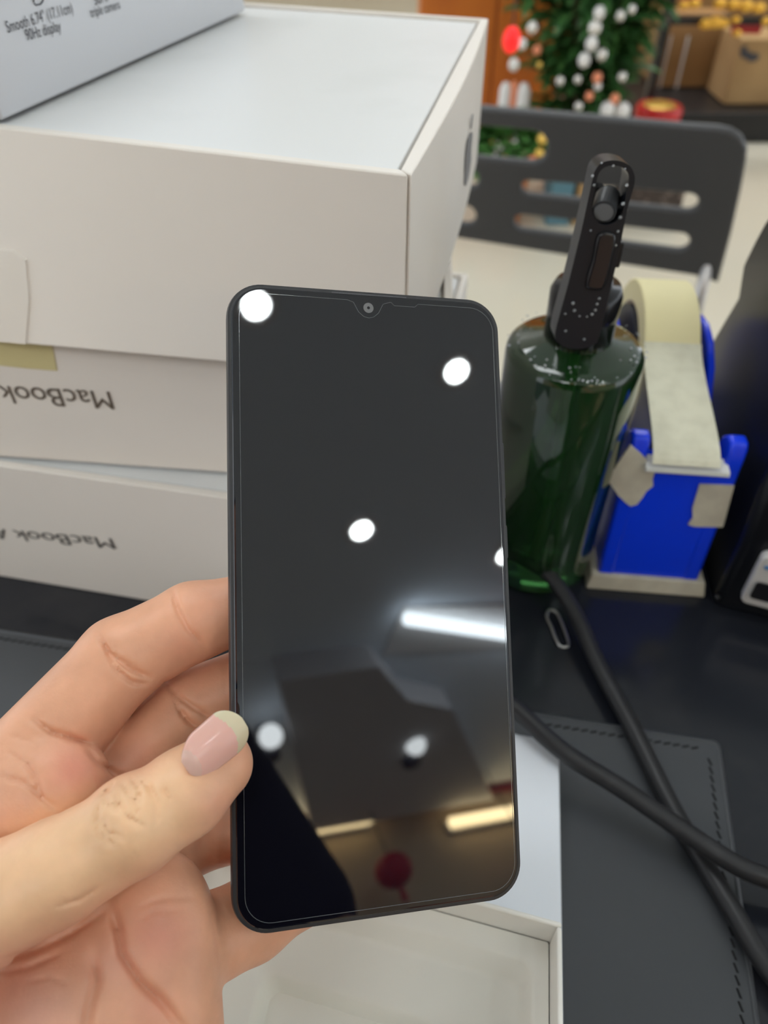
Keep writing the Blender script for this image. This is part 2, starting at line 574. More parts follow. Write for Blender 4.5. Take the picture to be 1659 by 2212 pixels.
orn = [(1290, 168, 14, 'P'), (1273, 208, 12, 'P'), (1291, 186, 11, 'W'), (1328, 214, 14, 'P'), (1344, 166, 13, 'S'), (1210, 175, 12, 'S'), (1248, 172, 11, 'S'), (1262, 130, 18, 'W'), (1300, 118, 16, 'S'), (1285, 60, 20, 'S'), (1278, 95, 18, 'W'), (1295, 28, 17, 'W'), (1340, 34, 14, 'S'), (1365, 20, 12, 'S'), (1160, 108, 12, 'P'), (1150, 60, 16, 'S'), (1128, 95, 14, 'W'), (1110, 140, 16, 'W'), (1312, 238, 22, 'W'), (1345, 240, 22, 'W'), (1250, 230, 12, 'S'), (1165, 140, 8, 'Y')]
YEL = mat('gold_foil', (0.85, 0.55, 0.12), 0.25, 0.5, metal=0.5)
place = ['upper one of the coral pair in the lower centre', 'lower one of the coral pair in the lower centre', 'pressed between the two coral ones in the lower centre', 'low on the right just above the chair back', 'low on the right above the coral one', 'lower left, the left one of two', 'lower left, the right one of two', 'in the middle, large, left of the trunk', 'just under the central column of white ones', 'second from the top in the central column', 'third from the top in the central column', 'topmost in the central column', 'upper right, the left one of two', 'upper right, the right one of two', 'middle of the left side beside the red lamp', 'upper left above the red lamp', 'far left directly right of the red lamp', 'far left below the red lamp', 'resting low at the chair back, left one of two', 'resting low at the chair back, right one of two', 'small, lowest on the left near the chair back', 'tiny, at the left under the coral one']
word = {'P': 'coral', 'W': 'white', 'S': 'silver', 'Y': 'gold'}
for i, (x, y, r, k) in enumerate(orn):
    p = ony(x, y, 2.70 + .004 * (i % 5))
    rr = .72 * r * float((p - C) @ DV) / F
    o = MB().ball((0, 0, 0), rr, 14, 8, (1, 1, 1.15)).build('bauble', {'P': PNK, 'W': WHO, 'S': SIL, 'Y': YEL}[k], smooth=True)
    o.location = Vector(p)
    tag(o, '%s bauble on the leafy plant, %s' % (word[k], place[i]), 'bauble', 'baubles hung on the leafy plant')

# bright bush seen through the wide chair slot
pb = ony(1096, 306, 2.62)
t = thing('potted_bush', 'low bright green bush seen through the wide chair slot', 'plant', (pb[0], pb[1], 0))
mf = MB()
for k in range(500):
    v = np.random.RandomState(k).normal(size=3)
    v /= np.linalg.norm(v)
    q = np.array([pb[0], pb[1], pb[2] - .02]) + v * np.array([.09, .03, .06])
    leaf(mf, q, v, .07, .019)
mf.build('foliage', LEAF2, t)
MB().lathe([(0.001, 0), (0.07, 0), (0.09, pb[2] - .08), (0.001, pb[2] - .08)], (pb[0], pb[1]), 24).build('pot', mat('clay_pot', (0.42, 0.13, 0.03), 0.4), t, smooth=True)
for i, (x, y, r, mm) in enumerate([(1172, 300, 12, YEL), (1165, 330, 10, YEL), (1150, 345, 9, PNK)]):
    p = ony(x, y, 2.52)
    o = MB().ball((0, 0, 0), r * float((p - C) @ DV) / F, 14, 8).build('foil_ball', mm, smooth=True)
    o.location = Vector(p)
    tag(o, ['gold foil ball at the top right of the bright bush', 'gold foil ball at the right middle of the bright bush', 'coral foil ball at the lower right of the bright bush'][i], 'ornament')
p0, p1 = ony(1062, 262, 3.37), ony(1090, 300, 3.37)
o = MB().box((p0[0], 3.365, p1[2] - .15), (p1[0], 3.384, p0[2] + .05)).build('red_packet', mat('red_card', (0.6, 0.01, 0.01), 0.5), bevel=.002)
tag(o, 'upright red card strip hanging on the orange cabinet door', 'card')
# pinkish figures left of plant
for i, (x, y0, y1, w, mm) in enumerate([(1088, 178, 232, 12, WHO), (1106, 176, 228, 9, PNK), (1128, 180, 225, 15, WHO)]):
    p = ony(x, y1, 2.9)
    q = ony(x, y0, 2.9)
    rr = w * float((p - C) @ DV) / F
    o = MB().lathe([(0.001, .0), (rr, .0), (rr * 1.05, p[2] * .5), (rr, q[2] - rr), (rr * .5, q[2]), (0.001, q[2] + .002)], (0, 0), 18).build('ribbon_column', mm, smooth=True)
    o.location = (p[0], p[1], 0)
    tag(o, ['leftmost white ribbon column left of the leafy plant', 'slim coral ribbon column between the two white ones', 'wide white ribbon column nearest the leafy plant'][i], 'decoration')

# round gift tin above the chair back
p = ony(1420, 250, 3.3)
rr = 48 * float((p - C) @ DV) / F
t = thing('gift_tin', 'round red gift tin with gold lid and purple base behind the chair', 'gift tin', (p[0], p[1], p[2] - .09))
MB().lathe([(0.001, p[2] - .09), (rr, p[2] - .09), (rr, p[2] - .005), (0.001, p[2] - .005)], (p[0], p[1]), 32).build('base', mat('purple_tin', (0.12, 0.05, 0.35), 0.3), t, smooth=False)
MB().lathe([(rr * 1.0, p[2] - .005), (rr * 1.03, p[2] + .025), (rr * .95, p[2] + .04)], (p[0], p[1]), 32).build('rim', mat('red_tin', (0.6, 0.03, 0.03), 0.3), t)
MB().ball((p[0], p[1], p[2] + .03), rr * .82, 24, 10, (1, 1, .32)).build('lid', YEL, t, smooth=True)
pt = MB().prism([(p[0] - .07, p[1] - .07), (p[0] + .07, p[1] - .07), (p[0] + .07, p[1] + .07), (p[0] - .07, p[1] + .07)], 0, p[2] - .09).build('tin_pedestal', mat('white_pedestal', (0.6, 0.58, 0.55), 0.5), bevel=.004)
tag(pt, 'square white pedestal under the round gift tin', 'pedestal')

# black platform with cartons at the right
g0 = ony(1480, 305, 3.5)
t = thing('black_platform', 'long low black display platform at the far right', 'platform', (2, 3.6, 0))
ztop = ony(1600, 245, 3.5)[2]
MB().box((1.05, 3.5, 0), (3.2, 4.4, ztop)).build('base', mat('black_laminate', (0.012, 0.012, 0.013), 0.4), t, bevel=.004)
bb = MB().box((1.05, 4.42, 0), (3.2, 4.46, 1.5)).build('back_board', mat('brown_board', (0.40, 0.22, 0.07), 0.5, noise=(3, (0.30, 0.15, 0.05), 0.4, 0.7)))
tag(bb, 'brown wooden board standing behind the cartons and platform', 'board')
a = ony(1548, 245, 3.62)
z1 = ony(1600, 85, 3.62)[2]
c1 = MB().box((a[0] + .02, 3.62, ztop + .004), (a[0] + .5, 3.86, z1)).build('cardboard_carton', CARDB, bevel=.004)
t = thing('cardboard_carton', 'tall brown cardboard carton with a black mark at the far right', 'carton', (a[0], 3.7, ztop))
c1.name = 'carton_body'
c1.parent = t
c1.matrix_parent_inverse = t.matrix_basis.inverted()
for (x, y, w, h) in [(1612, 118, 12, 8), (1626, 124, 14, 9), (1606, 108, 7, 10)]:
    q = ony(x, y, 3.617)
    k = float((q - C) @ DV) / F
    MB().ball(q, w * k, 12, 6, (1, .02, h / w)).build('printed_mark', INKD, t)
a0, a1 = ony(1408, 200, 3.9), ony(1560, 200, 3.9)
t = thing('cardboard_carton', 'brown carton with two white paper sheets behind the leafy plant', 'carton', (a0[0], 3.9, ztop))
MB().box((a0[0], 3.9, ztop + .004), (a1[0], 4.2, ony(1450, 45, 3.9)[2])).build('carton_body', mat('brown_carton_board', (0.42, 0.23, 0.09), 0.6, noise=(4, (0.32, 0.17, 0.06), .4, .7)), t, bevel=.004)
for (x0, x1, y0, y1) in [(1424, 1452, 76, 190), (1458, 1490, 78, 192)]:
    p0, p1 = ony(x0, y1, 3.895), ony(x1, y0, 3.895)
    MB().box((p0[0], 3.893, p0[2]), (p1[0], 3.9, p1[2])).build('paper_sheet', PAPER, t)
p0, p1 = ony(1398, 200, 3.44), ony(1410, 20, 3.44)
po = MB().box((p0[0], 3.44, 0), (p0[0] + .035, 3.475, 1.5)).build('black_post', BLACKSAT)
tag(po, 'thin black upright post between the plant and the cartons', 'post')
t = thing('display_rail', 'black horizontal rail with gold trinkets over the cartons', 'rail', (2, 3.5, .95))
p0, p1 = ony(1425, 30, 3.44), ony(1659, 38, 3.3)
MB().box((p0[0], 3.3, p0[2] - .012), (p1[0] + .8, 3.36, p0[2] + .012)).build('rail', BLACKSAT, t)
MB().box((p1[0] + .78, 3.3, 0), (p1[0] + .8, 3.33, p0[2])).build('upright', BLACKSAT, t)
GOLDE = mat('gold_glitter', (0.9, 0.5, 0.08), 0.22, 0.5, metal=0.8, bump=(60, .8, .01))
random.seed(3)
gp = ['under the black rail, first from the left', 'under the black rail, second from the left', 'under the black rail, third from the left', 'under the black rail above the red banner', 'above the rail, fourth from the right', 'above the rail, rightmost one', 'above the rail, in its middle, larger', 'above the rail, second from the left', 'above the rail, third from the left', 'under the black rail, rightmost one', 'above the rail, leftmost one', 'lowest one, in front of the red banner']
gx = [(1525, 52, 12), (1545, 48, 14), (1562, 50, 11), (1590, 42, 9), (1612, 14, 13), (1640, 18, 12), (1585, 10, 12), (1500, 8, 11), (1555, 8, 12), (1655, 46, 9), (1478, 12, 9), (1593, 72, 8)]
for i, (x, y, r) in enumerate(gx):
    p = ony(x, y, 3.27)
    o = MB().ball((0, 0, 0), r * float((p - C) @ DV) / F, 10, 6, (1.3, .6, .9)).build('gold_trinket', GOLDE, smooth=True)
    o.location = Vector(p)
    tag(o, 'gold trinket %s' % gp[i], 'trinket', 'gold trinkets at the rail')
for i, (x0, x1, y0, y1) in enumerate([(1590, 1659, 58, 80), (1478, 1530, -6, 6)]):
    p0, p1 = ony(x0, y1, 3.32), ony(x1, y0, 3.32)
    o = MB().box((p0[0], 3.37, p0[2]), (p1[0], 3.39, p1[2])).build('red_banner', mat('red_banner_%d' % i, (0.5, 0.03, 0.03), 0.5), bevel=.002)
    tag(o, ['short red banner below the black rail', 'red banner strip above the rail near the plant'][i], 'banner')

# ------------------------------------------------------------------ chair
zt, zb = 0.775, 0.565
A = onz(1040, 228, zt)
B = onz(1600, 283, zt)
Dd = onz(1560, 595, zb)
ex = (B - A) / np.linalg.norm(B - A)
nn = np.cross(ex, Dd - A)
nn /= np.linalg.norm(nn)
ey = np.cross(nn, ex)
if ey[2] < 0:
    ey, nn = -ey, -nn


def cuv(px, py):
    q = onpl(px, py, A, nn) - A
    return (float(q @ ex), float(q @ ey))


t = thing('black_chair', 'charcoal plastic chair with slotted backrest behind the green bottle', 'chair', (0.32, 1.1, 0))


def pxloop(pts, sub=6):
    pts = [np.array(cuv(*p)) for p in pts]
    n = len(pts)
    out = []
    for i in range(n):
        p0, p1, p2, p3 = pts[i - 1], pts[i], pts[(i + 1) % n], pts[(i + 2) % n]
        for k in range(sub):
            u = k / sub
            out.append(tuple(0.5 * ((2 * p1) + (-p0 + p2) * u + (2 * p0 - 5 * p1 + 4 * p2 - p3) * u * u + (-p0 + 3 * p1 - 3 * p2 + p3) * u ** 3)))
    return out


def slot(l0, l1, r0, r1):
    """stadium from left pair (top,bottom) to right pair, px"""
    a0, a1, b0, b1 = [np.array(cuv(*q)) for q in (l0, l1, r0, r1)]
    out = []
    for c0, c1, sgn in ((b0, b1, 1), (a1, a0, 1)):
        m = (c0 + c1) / 2
        r = (c0 - c1) / 2
        perp = np.array([r[1], -r[0]])
        for k in range(11):
            an = math.pi * k / 10
            out.append(tuple(m + r * math.cos(an) + perp * math.sin(an)))
    return out


outer = [cuv(*q) for q in [(800, 205), (1040, 228), (1300, 250), (1500, 268), (1550, 271), (1580, 277), (1602, 292), (1614, 318), (1612, 345), (1600, 410), (1580, 500), (1553, 600), (1520, 594), (1300, 560), (975, 508), (760, 475), (745, 400), (755, 260), (770, 220)]]
loops = [outer, slot((860, 250), (850, 318), (1150, 277), (1146, 346)), slot((800, 338), (797, 372), (1018, 362), (1014, 400)), slot((800, 410), (797, 445), (1010, 440), (1004, 480)), slot((1146, 386), (1142, 416), (1490, 414), (1484, 451)), slot((1132, 460), (1128, 492), (1470, 499), (1465, 536))]
plate('backrest', loops, A, ex, ey, CHAIRM, t, 0.014, 0.005)
TB = mat('grey_steel_tube', (0.45, 0.43, 0.42), 0.3, 0.5, metal=0.8)


def chair_leg(px, py):
    s0 = onpl(px, py, A, nn) + nn * -0.0
    return s0


LEGZ = mat('black_seat', (0.02, 0.02, 0.022), 0.5)
r0 = onpl(1535, 560, A, nn) + (0, .015, 0)
l0 = onpl(830, 470, A, nn) + (0, .015, 0)
for s in (r0, l0):
    MB().tube([s + (0, 0, .05), s + (-.002, -.03, -.10), s + (-.002, -.05, -s[2] + .004)], .009, 10).build('leg', TB, t, smooth=True)
    MB().tube([s + (-.0, -.02, -.10), s + (-.0, -.38, -s[2] + .004)], .009, 10).build('leg', TB, t, smooth=True)
cx0, cx1 = l0[0] + .03, r0[0] - .06
MB().prism([(cx0, .62), (cx1, .62), (cx1, .93), (cx0, .93)], .40, .425).build('seat', LEGZ, t, bevel=.01)

# ------------------------------------------------------------------ desk
t = thing('desk', 'glossy black desk carrying the boxes, bottle and mat', 'desk', (0, .1, 0))
MB().box((-.9, -.16, .72), (1.1, .485, .75)).build('desktop', DESKM, t, bevel=.002)
for x in (-.85, 1.05):
    for y in (-.11, .44):
        MB().box((x - .025, y - .025, 0), (x + .025, y + .025, .72)).build('leg', BLACKSAT, t, bevel=.002)

# leather mat
TR_, TL_ = onz(1556, 1600, .752), onz(0, 1358, .752)
BR_ = onz(1642, 2212, .752)
e1 = (TL_ - TR_) / np.linalg.norm(TL_ - TR_)
e2 = (BR_ - TR_) / np.linalg.norm(BR_ - TR_)
t = thing('desk_mat', 'black leather desk mat with stitched edge lying under the hand', 'desk mat', (0, .1, .75))
LW, LH = .66, .28
cor = []
for k in range(9):
    an = math.pi / 2 * k / 8
    r = .004
    cor.append(TR_ + e1 * r * (1 - math.sin(an)) + e2 * r * (1 - math.cos(an)))
poly = cor + [TR_ + e2 * LH, TR_ + e2 * LH + e1 * LW, TR_ + e1 * LW]
MB().prism([(p[0], p[1]) for p in poly], .7501, .7524).build('mat_sheet', LEATHER, t, bevel=.0008)
ins = .0062
st = MB()


def stitches(p, q):
    d = q - p
    L = np.linalg.norm(d)
    d = d / L
    s = np.array([-d[1], d[0], 0])
    n = int(L / .0042)
    for i in range(n):
        c = p + d * (i + .5) * L / n + (0, 0, .0004)
        w, l = .0005, .00155
        sk = s * .0005
        st.hexa([c - d * l - s * w - sk, c + d * l - s * w + sk, c + d * l + s * w + sk, c - d * l + s * w - sk,
                 c - d * l - s * w * .5 - sk + (0, 0, .0005), c + d * l - s * w * .5 + sk + (0, 0, .0005), c + d * l + s * w * .5 + sk + (0, 0, .0005), c - d * l + s * w * .5 - sk + (0, 0, .0005)])


K = TR_ + e1 * ins + e2 * ins
stitches(K + e1 * .004, TR_ + e1 * (LW - ins) + e2 * ins)
stitches(K + e2 * .004, TR_ + e2 * (LH - ins) + e1 * ins)
st.build('stitching', THREAD, t)
hem = MB()
for off, w in ((ins * .25, .0009),):
    hem.tube([TR_ + e1 * LW + e2 * off, TR_ + e1 * .006 + e2 * off, TR_ + e1 * off * 1.6 + e2 * off * 1.6, TR_ + e2 * .006 + e1 * off, TR_ + e2 * LH + e1 * off], w, 8)
hem.build('hem', LEATHER, t, smooth=True)


# ------------------------------------------------------------------ laptop boxes
def lerp(a, b, t):
    return np.array(a) + (np.array(b) - np.array(a)) * t


def laptop_box(name, FL, FR, BR, BL, z0, z1, label, m, group=None, bulge=0.0):
    FL, FR, BR, BL = [np.array(p[:2], float) for p in (FL, FR, BR, BL)]
    t = thing(name, label, 'box', ((FL[0] + FR[0] + BR[0] + BL[0]) / 4, (FL[1] + FR[1] + BR[1] + BL[1]) / 4, z0), group)

    def inset(d):
        c = (FL + FR + BR + BL) / 4
        out = []
        P = [FL, FR, BR, BL]
        for i in range(4):
            a, b, cc = P[i - 1], P[i], P[(i + 1) % 4]
            u = (a - b) / np.linalg.norm(a - b)
            v = (cc - b) / np.linalg.norm(cc - b)
            s = abs(u[0] * v[1] - u[1] * v[0])
            out.append(b + (u + v) * d / s)
        return out
    th = .0042
    I1 = inset(th)
    # core with recessed top
    core = MB().prism([tuple(p) for p in inset(.0012)], z0, z1 - .004)
    # back + left walls
    w = MB()
    w.hexa([(*FL, z0), (*FR, z0), (*I1[1], z0), (*I1[0], z0), (*FL, z1), (*FR, z1), (*I1[1], z1), (*I1[0], z1)])
    fr = FR + (FL - FR) / np.linalg.norm(FL - FR) * .0009
    w = MB()
    w.hexa([(*FL, z0), (*fr, z0), (*I1[1], z0), (*I1[0], z0), (*FL, z1), (*fr, z1), (*I1[1], z1), (*I1[0], z1)])
    w.hexa([(*BL, z0), (*BR, z0), (*I1[2], z0), (*I1[3], z0), (*BL, z1), (*BR, z1), (*I1[2], z1), (*I1[3], z1)])
    w.hexa([(*FL, z0), (*BL, z0), (*I1[3], z0), (*I1[0], z0), (*FL, z1), (*BL, z1), (*I1[3], z1), (*I1[0], z1)])
    core.add(w.v, w.f)
    core.build('box_body', m, t, bevel=.0007)
    # right wall, slightly bowed
    n = 12
    nrm = np.array([(BR - FR)[1], -(BR - FR)[0]])
    nrm = nrm / np.linalg.norm(nrm)
    lo, li = [], []
    f0 = FR + (BR - FR) / np.linalg.norm(BR - FR) * .0005
    r = MB()
    for j in range(5):
        for i in range(n + 1):
            s = i / n
            bz = math.sin(math.pi * s) * math.sin(math.pi * (.15 + .7 * j / 4)) * bulge
            p = lerp(f0, BR, s) + nrm * bz
            r.v.append((p[0], p[1], z0 + (z1 - z0) * j / 4))
    for j in range(4):
        for i in range(n):
            q = j * (n + 1) + i
            r.f.append((q, q + 1, q + n + 2, q + n + 1))
    k = len(r.v)
    for i in range(n + 1):
        p = lerp(I1[1], I1[2], i / n)
        r.v.append((p[0], p[1], z1))
    for i in range(n + 1):
        p = lerp(I1[1], I1[2], i / n)
        r.v.append((p[0], p[1], z0))
    for i in range(n):
        r.f.append((4 * (n + 1) + i, 4 * (n + 1) + i + 1, k + i + 1, k + i))
        r.f.append((k + i, k + i + 1, k + n + 2 + i, k + n + 1 + i))
        r.f.append((i, i + 1, k + n + 2 + i, k + n + 1 + i))
    r.f.append(tuple([j * (n + 1) for j in range(5)] + [k, k + n + 1]))
    r.f.append(tuple([j * (n + 1) + n for j in range(5)] + [k + n, k + 2 * n + 1]))
    r.build('side_panel', m, t, bevel=.0006, angle=50)
    I2 = inset(th + .0016)
    MB().prism([tuple(p) for p in I2], z1 - .0045, z1 - .0014).build('lid_panel', WHITE_TOP, t, bevel=.0005)
    return t


# bottom box
Z3, Z2, Z1 = .839, .910, .986
f0, f1 = onz(0, 1245, .75), onz(490, 1327, .75)
u3 = (f1 - f0)[:2] / np.linalg.norm((f1 - f0)[:2])
v3 = np.array([-u3[1], u3[0]])
rb = onz(998, 640, Z3)
# right edge of box 3 passes through rb, parallel to v3
s = (rb[:2] - f0[:2]) @ u3
FR3 = f0[:2] + u3 * s
B3 = laptop_box('laptop_box', FR3 - u3 * .34, FR3, FR3 + v3 * .25, FR3 - u3 * .34 + v3 * .25, .7502, Z3 - .0002, 'long white laptop box at the bottom of the stack', WARM_LIT_CARD, bulge=0)
# middle box
g0, g1 = onz(0, 987, Z3), onz(490, 1022, Z3)
u2 = (g1 - g0)[:2] / np.linalg.norm((g1 - g0)[:2])
r2a, r2b = onz(973, 490, Z2)[:2], onz(979, 640, Z2)[:2]
v2 = (r2a - r2b) / np.linalg.norm(r2a - r2b)
# intersection of the right edge with the front line
Mx = np.array([u2, -v2]).T
sv = np.linalg.solve(Mx, r2b - g0[:2])
FR2 = g0[:2] + u2 * sv[0]
w2 = v2 * .25
B2 = laptop_box('laptop_box', FR2 - u2 * .34, FR2, FR2 + w2, FR2 - u2 * .34 + w2, Z3 + .0002, Z2 - .0002, 'white laptop box in the middle of the stack with yellow tape', WARM_LIT_CARD, bulge=0)
# top box
FR1, BR1 = onz(888, 378, Z1)[:2], onz(1055, 40, Z1)[:2]
fl = onz(0, 275, Z1)[:2]
u1 = (FR1 - fl) / np.linalg.norm(FR1 - fl)
bl = onz(530, 5, Z1)[:2]
ub = (BR1 - bl) / np.linalg.norm(BR1 - bl)
B1 = laptop_box('laptop_box', FR1 - u1 * .34, FR1, BR1, BR1 - ub * .34, Z2 + .0002, Z1, 'wide white laptop box on top of the stack with grooved lid', WARM_LIT_CARD, bulge=.006)


def face_pt(px, py, p, u, off=0.0003):
    n = np.array([u[1], -u[0], 0])
    return onpl(px, py, (p[0] + n[0] * off, p[1] + n[1] * off, 0), n)


def nrm2(u):
    return (u[1], -u[0], 0)


def facetext(name, s, a, b, P, u, m, parent, h):
    return text_on(name, s, face_pt(*a, P, u), face_pt(*b, P, u), (0, 0, -1), m, parent, nrm2(u), h)


facetext('printed_text', 'MacBook', (236, 846), (-8, 832), FR2, u2, INKB, B2, .0098)
facetext('printed_text', 'MacBook Air', (240, 1163), (-60, 1137), FR3, u3, INK, B3, .0080)


def patch(name, pts, P, u, m, parent, off=.0004, zlo=0, zhi=9):
    n = np.array([u[1], -u[0], 0])
    q = [face_pt(x, y, P, u, off) for x, y in pts]
    for p_ in q:
        p_[2] = min(max(p_[2], zlo), zhi)
    k = len(q)
    vs = q + [p - n * (off - .00005) for p in q]
    mesh(name, vs, [tuple(range(k)), tuple(range(k, 2 * k))[::-1]] + [(i, (i + 1) % k, k + (i + 1) % k, k + i) for i in range(k)], m, parent)


patch('yellow_tape', [(-60, 694), (102, 716), (112, 745), (123, 801), (60, 796), (-60, 783)], FR2, u2, mat('yellow_note', (0.66, 0.58, 0.30), 0.55), B2, off=.0005, zhi=Z2 - .0008)
CT = mat('clear_tape', (0.80, 0.745, 0.675), 0.3, 0.45)
patch('clear_tape', [(-40, 500), (60, 512), (88, 530), (105, 600), (122, 712), (56, 698), (25, 650), (-40, 590)], FR1, u1, CT, B1, off=.0010, zlo=Z2 + .0008)
# the front flap of the top box sags forward at its lower left corner
n2_ = np.array([u2[1], -u2[0]])
FL1 = FR1 - u1 * .34
mx_ = max(0.0006 - float((FL1 - FR2) @ n2_), 0)
n1_ = np.array([u1[1], -u1[0]])
for ch in B1.children:
    if ch.name.startswith(('box_body', 'clear_tape')):
        if ch.name.startswith('box_body'):
            bm = bmesh.new()
            bm.from_mesh(ch.data)
            bmesh.ops.subdivide_edges(bm, edges=[e_ for e_ in bm.edges if e_.calc_length() > .02], cuts=9, use_grid_fill=True)
            bm.to_mesh(ch.data)
            bm.free()
        for v in ch.data.vertices:
            q_ = np.array([v.co.x, v.co.y]) - FR1
            if abs(float(q_ @ n1_)) < .0016:
                sh_ = mx_ * float(-(q_ @ u1)) / .34 * (Z1 - v.co.z) / (Z1 - Z2)
                v.co.x += n2_[0] * sh_
                v.co.y += n2_[1] * sh_
# emblem on the side of the top box: round fruit outline with a bite and a leaf
ur = (BR1 - FR1) / np.linalg.norm(BR1 - FR1)
nr = np.array([ur[1], -ur[0]])
ec = (FR1 + BR1) / 2 + nr * .0062
emb = []
for k in range(40):
    a = 2 * math.pi * k / 40
    r = .012 * (1 + .06 * math.cos(2 * a)) * (1 - .14 * math.exp(-((a - math.pi / 2) / .3) ** 2) - .08 * math.exp(-((a - 1.5 * math.pi) / .25) ** 2))
    x, y = r * math.cos(a), r * math.sin(a)
    dd = math.hypot(x - .0145, y - .002)
    if dd < .006:
        x, y = .0145 + (x - .0145) * .006 / dd, .002 + (y - .002) * .006 / dd
    emb.append((x, y))
lf = [(.001, .0125), (.0035, .0138), (.0055, .0175), (.003, .0168), (.001, .0150)]
z_e = (Z1 + Z2) / 2 + .004
plate('emblem', [emb, lf], (ec[0], ec[1], z_e), (ur[0], ur[1], 0), (0, 0, 1), mat('grey_emblem', (0.22, 0.22, 0.23), 0.4), B1, .0006)

# phone carton on top
p0, p1 = onz(5, 262, Z1)[:2], onz(530, 25, Z1)[:2]
uc = (p1 - p0) / np.linalg.norm(p1 - p0)
vc = np.array([-uc[1], uc[0]])
t = thing('phone_carton', 'grey-white phone carton standing on top of the laptop boxes', 'box', (p0[0], p0[1], Z1))
q = [p0, p1, p1 + vc * .088, p0 + vc * .088]
MB().prism([tuple(x) for x in q], Z1 + .0001, Z1 + .082).build('carton_sleeve', GREY_CARD, t, bevel=.001)
nc = nrm2(uc)


def ct(s, a, b, h):
    return text_on('printed_text', s, face_pt(*a, p0, uc), face_pt(*b, p0, uc), (0, 0, 1), INKD, t, nc, h)


ct('Smooth 6.74" (17.11cm)', (17, 71), (158, 27), .0036)
ct('90Hz display', (58, 88), (133, 66), .0036)
ct('triple camera', (197, 38), (260, 18), .0034)
ct('50MP', (205, 11), (238, 1), .0034)
icon = [face_pt(x, y, p0, uc, .0004) for x, y in [(70, -45), (73, 5), (78, 11), (88, 9), (93, 2), (92, -48)]]
MB().tube(icon, .00025, 6).build('printed_icon', INKD, t)

# ------------------------------------------------------------------ white boxes near the hand
zw = .770
a0 = onz(1208, 1602, zw)[:2]
a1 = onz(1214, 1990, zw)[:2]
vw = (a0 - a1) / np.linalg.norm(a0 - a1)
uw = np.array([vw[1], -vw[0]])
# width direction from the photographed slope
uw = (a0 - onz(320, 1432, zw)[:2])
uw /= np.linalg.norm(uw)
fw = a0 - vw * .115
wbx = thing('white_flat_box', 'flat bluish-white box lid lying on the mat behind the phone', 'box', (a0[0], a0[1], .7524))
MB().prism([tuple(x) for x in (fw - uw * .205, fw, a0, a0 - uw * .205)], .7525, zw).build('lid_shell', mat('bluish_white_card', (0.82, 0.86, 0.92), 0.4, 0.4), wbx, bevel=.0008)

zr = .812
b0 = onz(1214, 1992, zr)[:2]
b1 = onz(1217, 2212, zr)[:2]
vb = (b0 - b1) / np.linalg.norm(b0 - b1)
bk = onz(1060, 1950, zr)[:2]
ub = (b0 - bk) / np.linalg.norm(b0 - bk)
LU, LV = .127, .085
t = thing('open_phone_box', 'open cream-white phone box with moulded tray under the phone', 'box', (b0[0], b0[1], zw))


def L2(u, v, z):  # u from right edge to the left, v from the back rim to the front
    p = b0 - ub * u - vb * v
    return (p[0], p[1], z)


TRAYC = mat('cream_pulp_tray', (0.88, 0.86, 0.78), 0.5, 0.3)
BASEC = mat('cream_box_card', (0.86, 0.84, 0.78), 0.45, 0.3)
thk = .0016
wl = MB()
for (u0, u1, v0, v1) in ((0, LU, 0, thk), (0, LU, LV - thk, LV), (0, thk, thk, LV - thk), (LU - thk, LU, thk, LV - thk)):
    wl.hexa([L2(u0, v0, zw + .0002), L2(u1, v0, zw + .0002), L2(u1, v1, zw + .0002), L2(u0, v1, zw + .0002), L2(u0, v0, zr), L2(u1, v0, zr), L2(u1, v1, zr), L2(u0, v1, zr)])
wl.hexa([L2(0, 0, zw + .0002), L2(LU, 0, zw + .0002), L2(LU, LV, zw + .0002), L2(0, LV, zw + .0002), L2(0, 0, zw + .002), L2(LU, 0, zw + .002), L2(LU, LV, zw + .002), L2(0, LV, zw + .002)])
wl.build('box_shell', BASEC, t, bevel=.0006)


def loop(u0, v0, u1, v1, r, z):
    return [L2(u, v, z) for u, v in rrect(u0, v0, u1, v1, r, 6)]


zt0 = zr - .015
g = thk + .0004
tl = MB()
tl.loft([loop(g, g, LU - g, LV - g, .0006, zt0 - .01), loop(g, g, LU - g, LV - g, .0008, zt0), loop(.006, .008, LU - .012, LV - .004, .005, zt0), loop(.0075, .0095, LU - .0135, LV - .0055, .0045, zt0 - .002), loop(.0085, .0125, LU - .016, LV - .0075, .004, zt0 - .010),
         loop(.0105, .0145, LU - .018, LV - .009, .004, zt0 - .0115), loop(.034, .030, LU - .030, LV - .010, .006, zt0 - .0115), loop(.0355, .0315, LU - .0315, LV - .011, .005, zt0 - .0135), loop(.037, .034, LU - .034, LV - .012, .004, zt0 - .021)], False, True)
tl.build('moulded_tray', TRAYC, t, smooth=True, bevel=0)
for p in t.children:
    if p.name.startswith('moulded'):
        p.data.set_sharp_from_angle(angle=math.radians(60))

